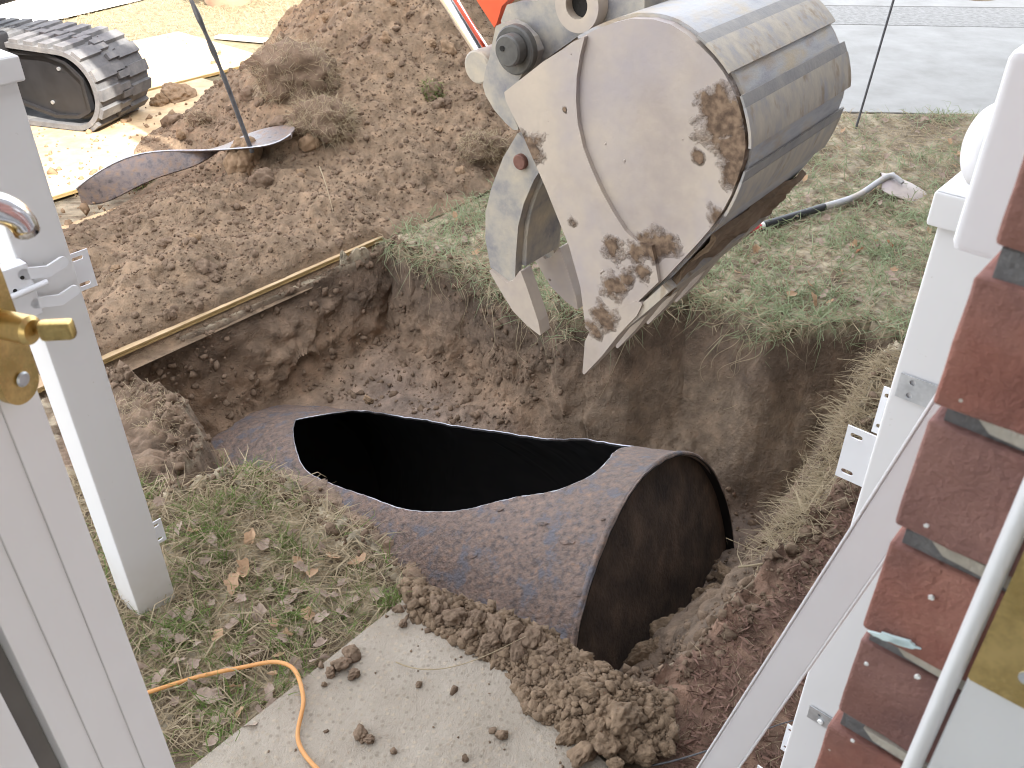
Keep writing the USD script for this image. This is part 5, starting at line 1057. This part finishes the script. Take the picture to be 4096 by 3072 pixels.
R3 = np.random.default_rng(77)
for i in range(34):                               # roots hanging out of the cut turf
    t = R3.uniform(.02, .98); b_ = np.array(lipl.interpolate(t, normalized=True).coords[0]); n_2 = np.array(RIM.centroid.coords[0]) - b_; n_2 /= np.linalg.norm(n_2)
    L_r = R3.uniform(.08, .26); dr3 = np.r_[n_2 * R3.uniform(.15, .45) + R3.normal(0, .2, 2), -1.0]; p0 = np.r_[b_ + n_2 * .02, -.02]
    pr = np.array([p0 + dr3 * L_r * q + np.r_[R3.normal(0, .014, 2), 0] * (q > 0) + np.r_[n_2 * .05 * min(1, q * 3), 0] for q in (0, .33, .66, 1)])
    root(pr, R3.uniform(.0011, .0022), 'thin pale root dangling from the cut turf over the back of the pit', 'roots dangling from the turf')
# leaves
def leaf_mesh(size, seed, curl):
    rg = np.random.default_rng(seed); n = 26; a = np.linspace(0, 2 * np.pi, n, endpoint=False)
    r = (.58 + .10 * np.cos(2 * a + rg.uniform(0, 3)) + .08 * np.cos(5 * a + rg.uniform(0, 6)) + rg.uniform(-.07, .07, n))
    x, y = r * np.cos(a) * 1.25, r * np.sin(a) * .85
    ring = np.c_[x, y]; half = ring * .55; P2_ = np.vstack([ring, half, [[0, 0]]])
    k1, k2 = curl * rg.uniform(.6, 1.4), curl * rg.uniform(-.5, 1)
    z = k1 * P2_[:, 1] ** 2 + k2 * P2_[:, 0] ** 2 * .6 + rg.normal(0, .03, len(P2_)) + .1 * curl * P2_[:, 0] * P2_[:, 1]
    f = []
    for i in range(n): j = (i + 1) % n; f += [(i, j, n + j), (i, n + j, n + i), (n + i, n + j, 2 * n)]
    return np.c_[P2_, z] * size, np.array(f)
def leaf(p, size, seed, label, group, m='leaf', curl=.5, tilt=.5):
    rg = np.random.default_rng(seed + 900); v, f = leaf_mesh(size, seed, curl)
    e = rg.normal(0, tilt, 2); yaw = rg.uniform(0, 6.28)
    Rx = trimesh.transformations.euler_matrix(e[0], e[1], yaw)[:3, :3]; v = v @ Rx.T
    v = v + p - UP * (v[:, 2].min() * .75 - .004)
    return tag(obj('dry_leaf', (v, f), M[m], smooth=True), label, 'leaf', group)
def leaf_px(px, py, size, seed, label, group=None, m='leaf', curl=.6, tilt=.4, surf=None):
    p = pile_hit(px / 2.16, py / 2.16) if surf == 'pile' else D(px, py, 0)
    if surf is None: p = D(px, py, gz(p[None])[0] + .012)
    return leaf(p, size, seed, label, group, m, curl, tilt)
leaf_px(530, 1235, .036, 1, 'rolled tan leaf farthest right of the two curled leaves near the left post', None, 'leaf_tan', 1.6, .3)
leaf_px(505, 1262, .042, 2, 'curled tan leaf with a jagged edge near the left post', None, 'leaf_tan', 1.3, .5)
leaf_px(775, 1215, .030, 3, 'crumpled tan leaf beside the near flank of the tank', None, 'leaf_tan', 1.2, .5)
leaf_px(665, 1330, .028, 4, 'crumpled tan leaf near the middle of the grass patch', None, 'leaf_tan', 1.2, .5)
leaf_px(620, 1375, .022, 5, 'small tan leaf above the bend of the orange cord', None, 'leaf_tan', 1.2, .5)
leaf_px(590, 1462, .022, 6, 'crumpled tan leaf inside the bend of the orange cord', None, 'leaf_tan', 1.8, .5)
leaf_px(455, 1510, .044, 7, 'large pale brown leaf lying flat under the orange cord', None, 'leaf', .3, .25)
for i, (x, y) in enumerate([(430, 1400), (395, 1385), (365, 1375), (640, 1215), (655, 1235), (700, 1290), (610, 1385), (560, 1330), (700, 1395), (580, 1500), (520, 1545), (600, 1530), (440, 1470), (380, 1520), (500, 1420), (410, 1330), (460, 1310), (540, 1170), (460, 1170), (425, 1130), (480, 1110), (390, 1150), (350, 1090), (600, 1180), (720, 1210), (740, 1260), (580, 1280), (630, 1300), (690, 1340), (740, 1330),
                                     (550, 1390), (470, 1380), (420, 1440), (480, 1560), (540, 1580), (640, 1440), (650, 1500), (460, 1610), (510, 1490), (560, 1545), (430, 1550), (350, 1470), (800, 1230), (770, 1300), (820, 1290), (415, 1150), (445, 1215), (490, 1200), (520, 1300), (560, 1240), (600, 1250), (650, 1280), (680, 1240), (720, 1290), (570, 1180), (640, 1160), (690, 1190), (430, 1250), (500, 1350), (590, 1350), (650, 1370), (380, 1440), (340, 1410), (420, 1490), (490, 1460), (530, 1500), (610, 1420), (690, 1430), (300, 1450), (370, 1330), (440, 1350), (555, 1420), (620, 1320)]):
    leaf_px(x + (i * 7) % 11 - 5, y, .020 + .014 * ((i * 37) % 10) / 10, 20 + i, 'dull brown dead leaf in the grass patch between left post and path', 'brown leaves in the near grass patch', 'leaf_tan' if i % 7 == 3 else 'leaf', .7, .45)
leaf_px(1920, 535, .030, 80, 'rust-orange leaf standing in the lawn right of the shovel handle', None, 'leaf_rust', 1.2, .8)
leaf_px(1855, 548, .024, 81, 'rust-brown leaf in the lawn left of the orange one', None, 'leaf_rust', 1.0, .6)
leaf_px(1630, 545, .030, 82, 'pale whitish leaf in the lawn below the shovel handle', None, 'leaf_w' if False else 'leaf_tan', 1.0, .6)
leaf_px(1755, 660, .038, 83, 'big tan leaf at the turf lip above the pit', None, 'leaf_tan', 1.0, .5)
leaf_px(1710, 640, .030, 84, 'tan leaf behind the big one at the turf lip', None, 'leaf_tan', .8, .5)
leaf_px(1410, 1280, .0001, 85, 'x', None) if False else None
cl_ = poly_pts(lawn.intersection(sg.Polygon([D(1250, 330)[:2], D(2080, 260)[:2], D(2150, 700)[:2], D(1000, 640)[:2], D(900, 500)[:2]])), 240, R2)
for i, c in enumerate(cl_):
    leaf(np.r_[c, gz(c[None])[0] + .012], R2.uniform(.016, .030), 100 + i, 'brown dead leaf scattered in the lawn behind the pit', 'dead leaves in the lawn', ['leaf', 'leaf', 'leaf_tan', 'leaf', 'leaf'][i % 5], .8, .5)

# mulch at the lower right
mp_ = sg.Polygon([D(*p)[:2] for p in [(1420, 1640), (1350, 1600), (1480, 1540), (1500, 1430), (1560, 1360), (1680, 1270), (1780, 1170), (1900, 1000), (2150, 1000), (2000, 1700), (1500, 1900)]]).buffer(0)
c = poly_pts(mp_, 5200, R2); n = len(c); cen = np.c_[c, gz(c) + R2.uniform(0, .012, n)]
a = R2.uniform(0, 6.28, n); L_ = R2.uniform(.006, .02, n); d = np.c_[np.cos(a), np.sin(a), R2.normal(0, .3, n)] * L_[:, None]
obj('mulch', blades(cen - d, cen + d, R2.uniform(.003, .007, n), np.c_[np.zeros((n, 2)), np.full(n, .002)], R2, 2), M['chip'], kind='stuff', label='reddish brown shredded bark mulch between pit, path and right post', cat='mulch')
c = poly_pts(mp_, 900, R2); obj('dead_grass', grass_mesh(c, .02, .09, .0018, 2.5, R2, up=.3, sagk=.08), M['straw'], kind='stuff', label='stray straws on the bark mulch', cat='straw')
root(rp([(1400, 1655, .02), (1560, 1610, .03), (1700, 1560, .03), (1790, 1540, .03)]), .0025, 'thin dark twig lying on the mulch behind the white bar', None, 'rod')

# ================================================================== CORD, RODS, SHOVEL, BITS
cpts = [(-120, 1500, .05), (0, 1536, .045), (75, 1550, .045), (200, 1530, .035), (325, 1494, .03), (400, 1470, .03), (470, 1452, .03), (540, 1438, .035), (598, 1430, .045), (632, 1443, .05), (650, 1480, .05), (655, 1520, .052), (648, 1555, .05), (643, 1590, .045), (655, 1625, .045), (690, 1665, .045), (760, 1720, .045), (900, 1800, .045)]
tag(obj('extension_cord', tube(spline([D(x, y, z) for x, y, z in cpts], 160), .0050, 10), M['cord'], smooth=True), 'orange extension cord looping from the grass over the edge of the path', 'cord')
rb = pile_hit(540 / 2.16, 312 / 2.16) + UP * .02; rt = at(415 / 2.16, 0, dep=4.0); 
r0_ = D(540, 316, .30); kx = on_plane(415 / 2.16, 0, r0_, nz(np.array([0, 1, 0.0]) + UP * .12))
dr2 = nz(kx - r0_); rodp = spline([r0_ - dr2 * .03, r0_, r0_ + dr2 * .35 + U * .006, r0_ + dr2 * .7 - U * .006, r0_ + dr2 * 1.25], 60)
rod = thing('steel_rod', 'dark ribbed steel rod standing in the dirt pile by the cut sheet', 'steel rod')
obj('shaft', tube(rodp, .0105 + .0025 * np.sin(np.arange(60) * .9) * (np.arange(60) > 16), 10), M['rod'], rod, smooth=True)
obj('grip', cyl(rodp[-1], rodp[-1] + dr2 * .12, .017, 16, .004), M['black'], rod, smooth=40)
k0 = D(1845, 290, .0); k1_ = on_plane(1930 / 2.16, 0, k0, nz(np.array([-.3, 1, 0.0]))); dk = nz(k1_ - k0)
mk = thing('marker_rod', 'thin grey marker rod leaning in the lawn at the driveway edge', 'marker rod')
obj('rod', cyl(k0 - dk * .1, k0 + dk * 1.25, .0065, 12), M['rod'], mk, smooth=40); obj('reflector', cyl(k0 + dk * 1.16, k0 + dk * 1.24, .009, 12, .001), M['red'], mk, smooth=40)
# shovel
sv = thing('shovel', 'long-handled shovel lying on the lawn right of the bucket', 'shovel')
ha, hb_, hc_, hd_ = D(1560, 510, .05), D(1648, 487, .05), D(1780, 447, .055), D(1870, 412, .07)
sh_ = lambda a, b, r, m, n: obj(n, cyl(a, b, r, 18, .001), M[m], sv, smooth=40)
sh_(ha - nz(hb_ - ha) * .3, hb_, .019, 'white_dot', 'handle_end'); sh_(hb_, hc_, .0185, 'black', 'grip_sleeve')
obj('red_band', cyl(D(1598, 500, .05), D(1640, 489, .05), .0196, 18), M['red'], sv, smooth=40)
obj('shaft', tube(spline([hc_, D(1830, 432, .06), hd_, D(1905, 388, .10), D(1930, 378, .11)], 24), np.linspace(.018, .014, 24), 14), M['steelworn'], sv, smooth=True)
ca = D(1940, 392, .075); bd_ = nz(D(1998, 425, .02) - D(1905, 383, .10)); bs_ = nz(np.cross(bd_, UP)); bn = np.cross(bs_, bd_)
gu, gv = np.meshgrid(np.linspace(-1, 1, 13), np.linspace(0, 1, 13)); wv = np.interp(gv, [0, .12, .6, 1], [.10, .13, .125, .02])
blade_ = ca - bd_ * .09 + (gu * wv)[..., None] * bs_ + (gv * .30)[..., None] * bd_ + (-(gu ** 2) * .04 + .012 * np.sin(gv * 3))[..., None] * UP
bi_ = np.arange(169).reshape(13, 13); bf = np.stack([bi_[:-1, :-1], bi_[:-1, 1:], bi_[1:, 1:], bi_[1:, :-1]], -1).reshape(-1, 4); bt = blade_.reshape(-1, 3)
bdr = np.r_[bi_[0], bi_[1:, -1], bi_[-1, ::-1][1:], bi_[::-1, 0][1:-1]]
sd_ = [(bdr[i], bdr[(i + 1) % len(bdr)], bdr[(i + 1) % len(bdr)] + 169, bdr[i] + 169) for i in range(len(bdr))]
obj('blade', (np.vstack([bt, bt - UP * .003]), np.vstack([bf, bf[:, ::-1] + 169, sd_])), M['mudblade'] if 'mudblade' in M else M['buck'], sv, smooth=40)
obj('socket', tube(spline([D(1905, 388, .10), D(1925, 380, .11), D(1950, 395, .09)], 8), np.linspace(.016, .011, 8), 12), M['steelworn'], sv, smooth=True)
# white trim board on the far grass, pot, grey post
tb0, tb1 = D(470, 82, .01), D(585, 92, .01); tag(obj('trim_board', frame_box((tb0 + tb1) / 2 + UP * .012, nz(tb1 - tb0), nz(np.cross(UP, tb1 - tb0)), UP, np.linalg.norm(tb1 - tb0), .09, .02, .003), M['vinyl']), 'white trim board lying on the sunlit grass left of the dirt pile', 'board')
pp_ = D(495, 6, .0); pt = thing('flower_pot', 'tan round pot on the far pavement at the top edge', 'flower pot', pp_)
prf = [(0.001, .0), (.20, 0), (.30, .28), (.33, .28), (.33, .36), (.29, .36), (.18, .03), (.001, .03)]
obj('pot', trimesh.creation.revolve(np.array(prf), sections=40), M['pot'], pt, smooth=35); obj('soil', cyl([0, 0, .28], [0, 0, .31], .27, 30), M['clod'], pt)
gp_ = D(668, 22, .3); gpo = thing('grey_post', 'grey square post behind the dirt pile at the top edge', 'post'); gq = at(668 / 2.16, 20 / 2.16, dep=9.0); gq[2] = 0
obj('post', frame_box(gq + UP * .8, U, V, UP, .11, .11, 1.7, .005), M['rod'], gpo, smooth=25); obj('post_cap', frame_box(gq + UP * 1.67, U, V, UP, .13, .13, .03, .004), M['rod'], gpo)
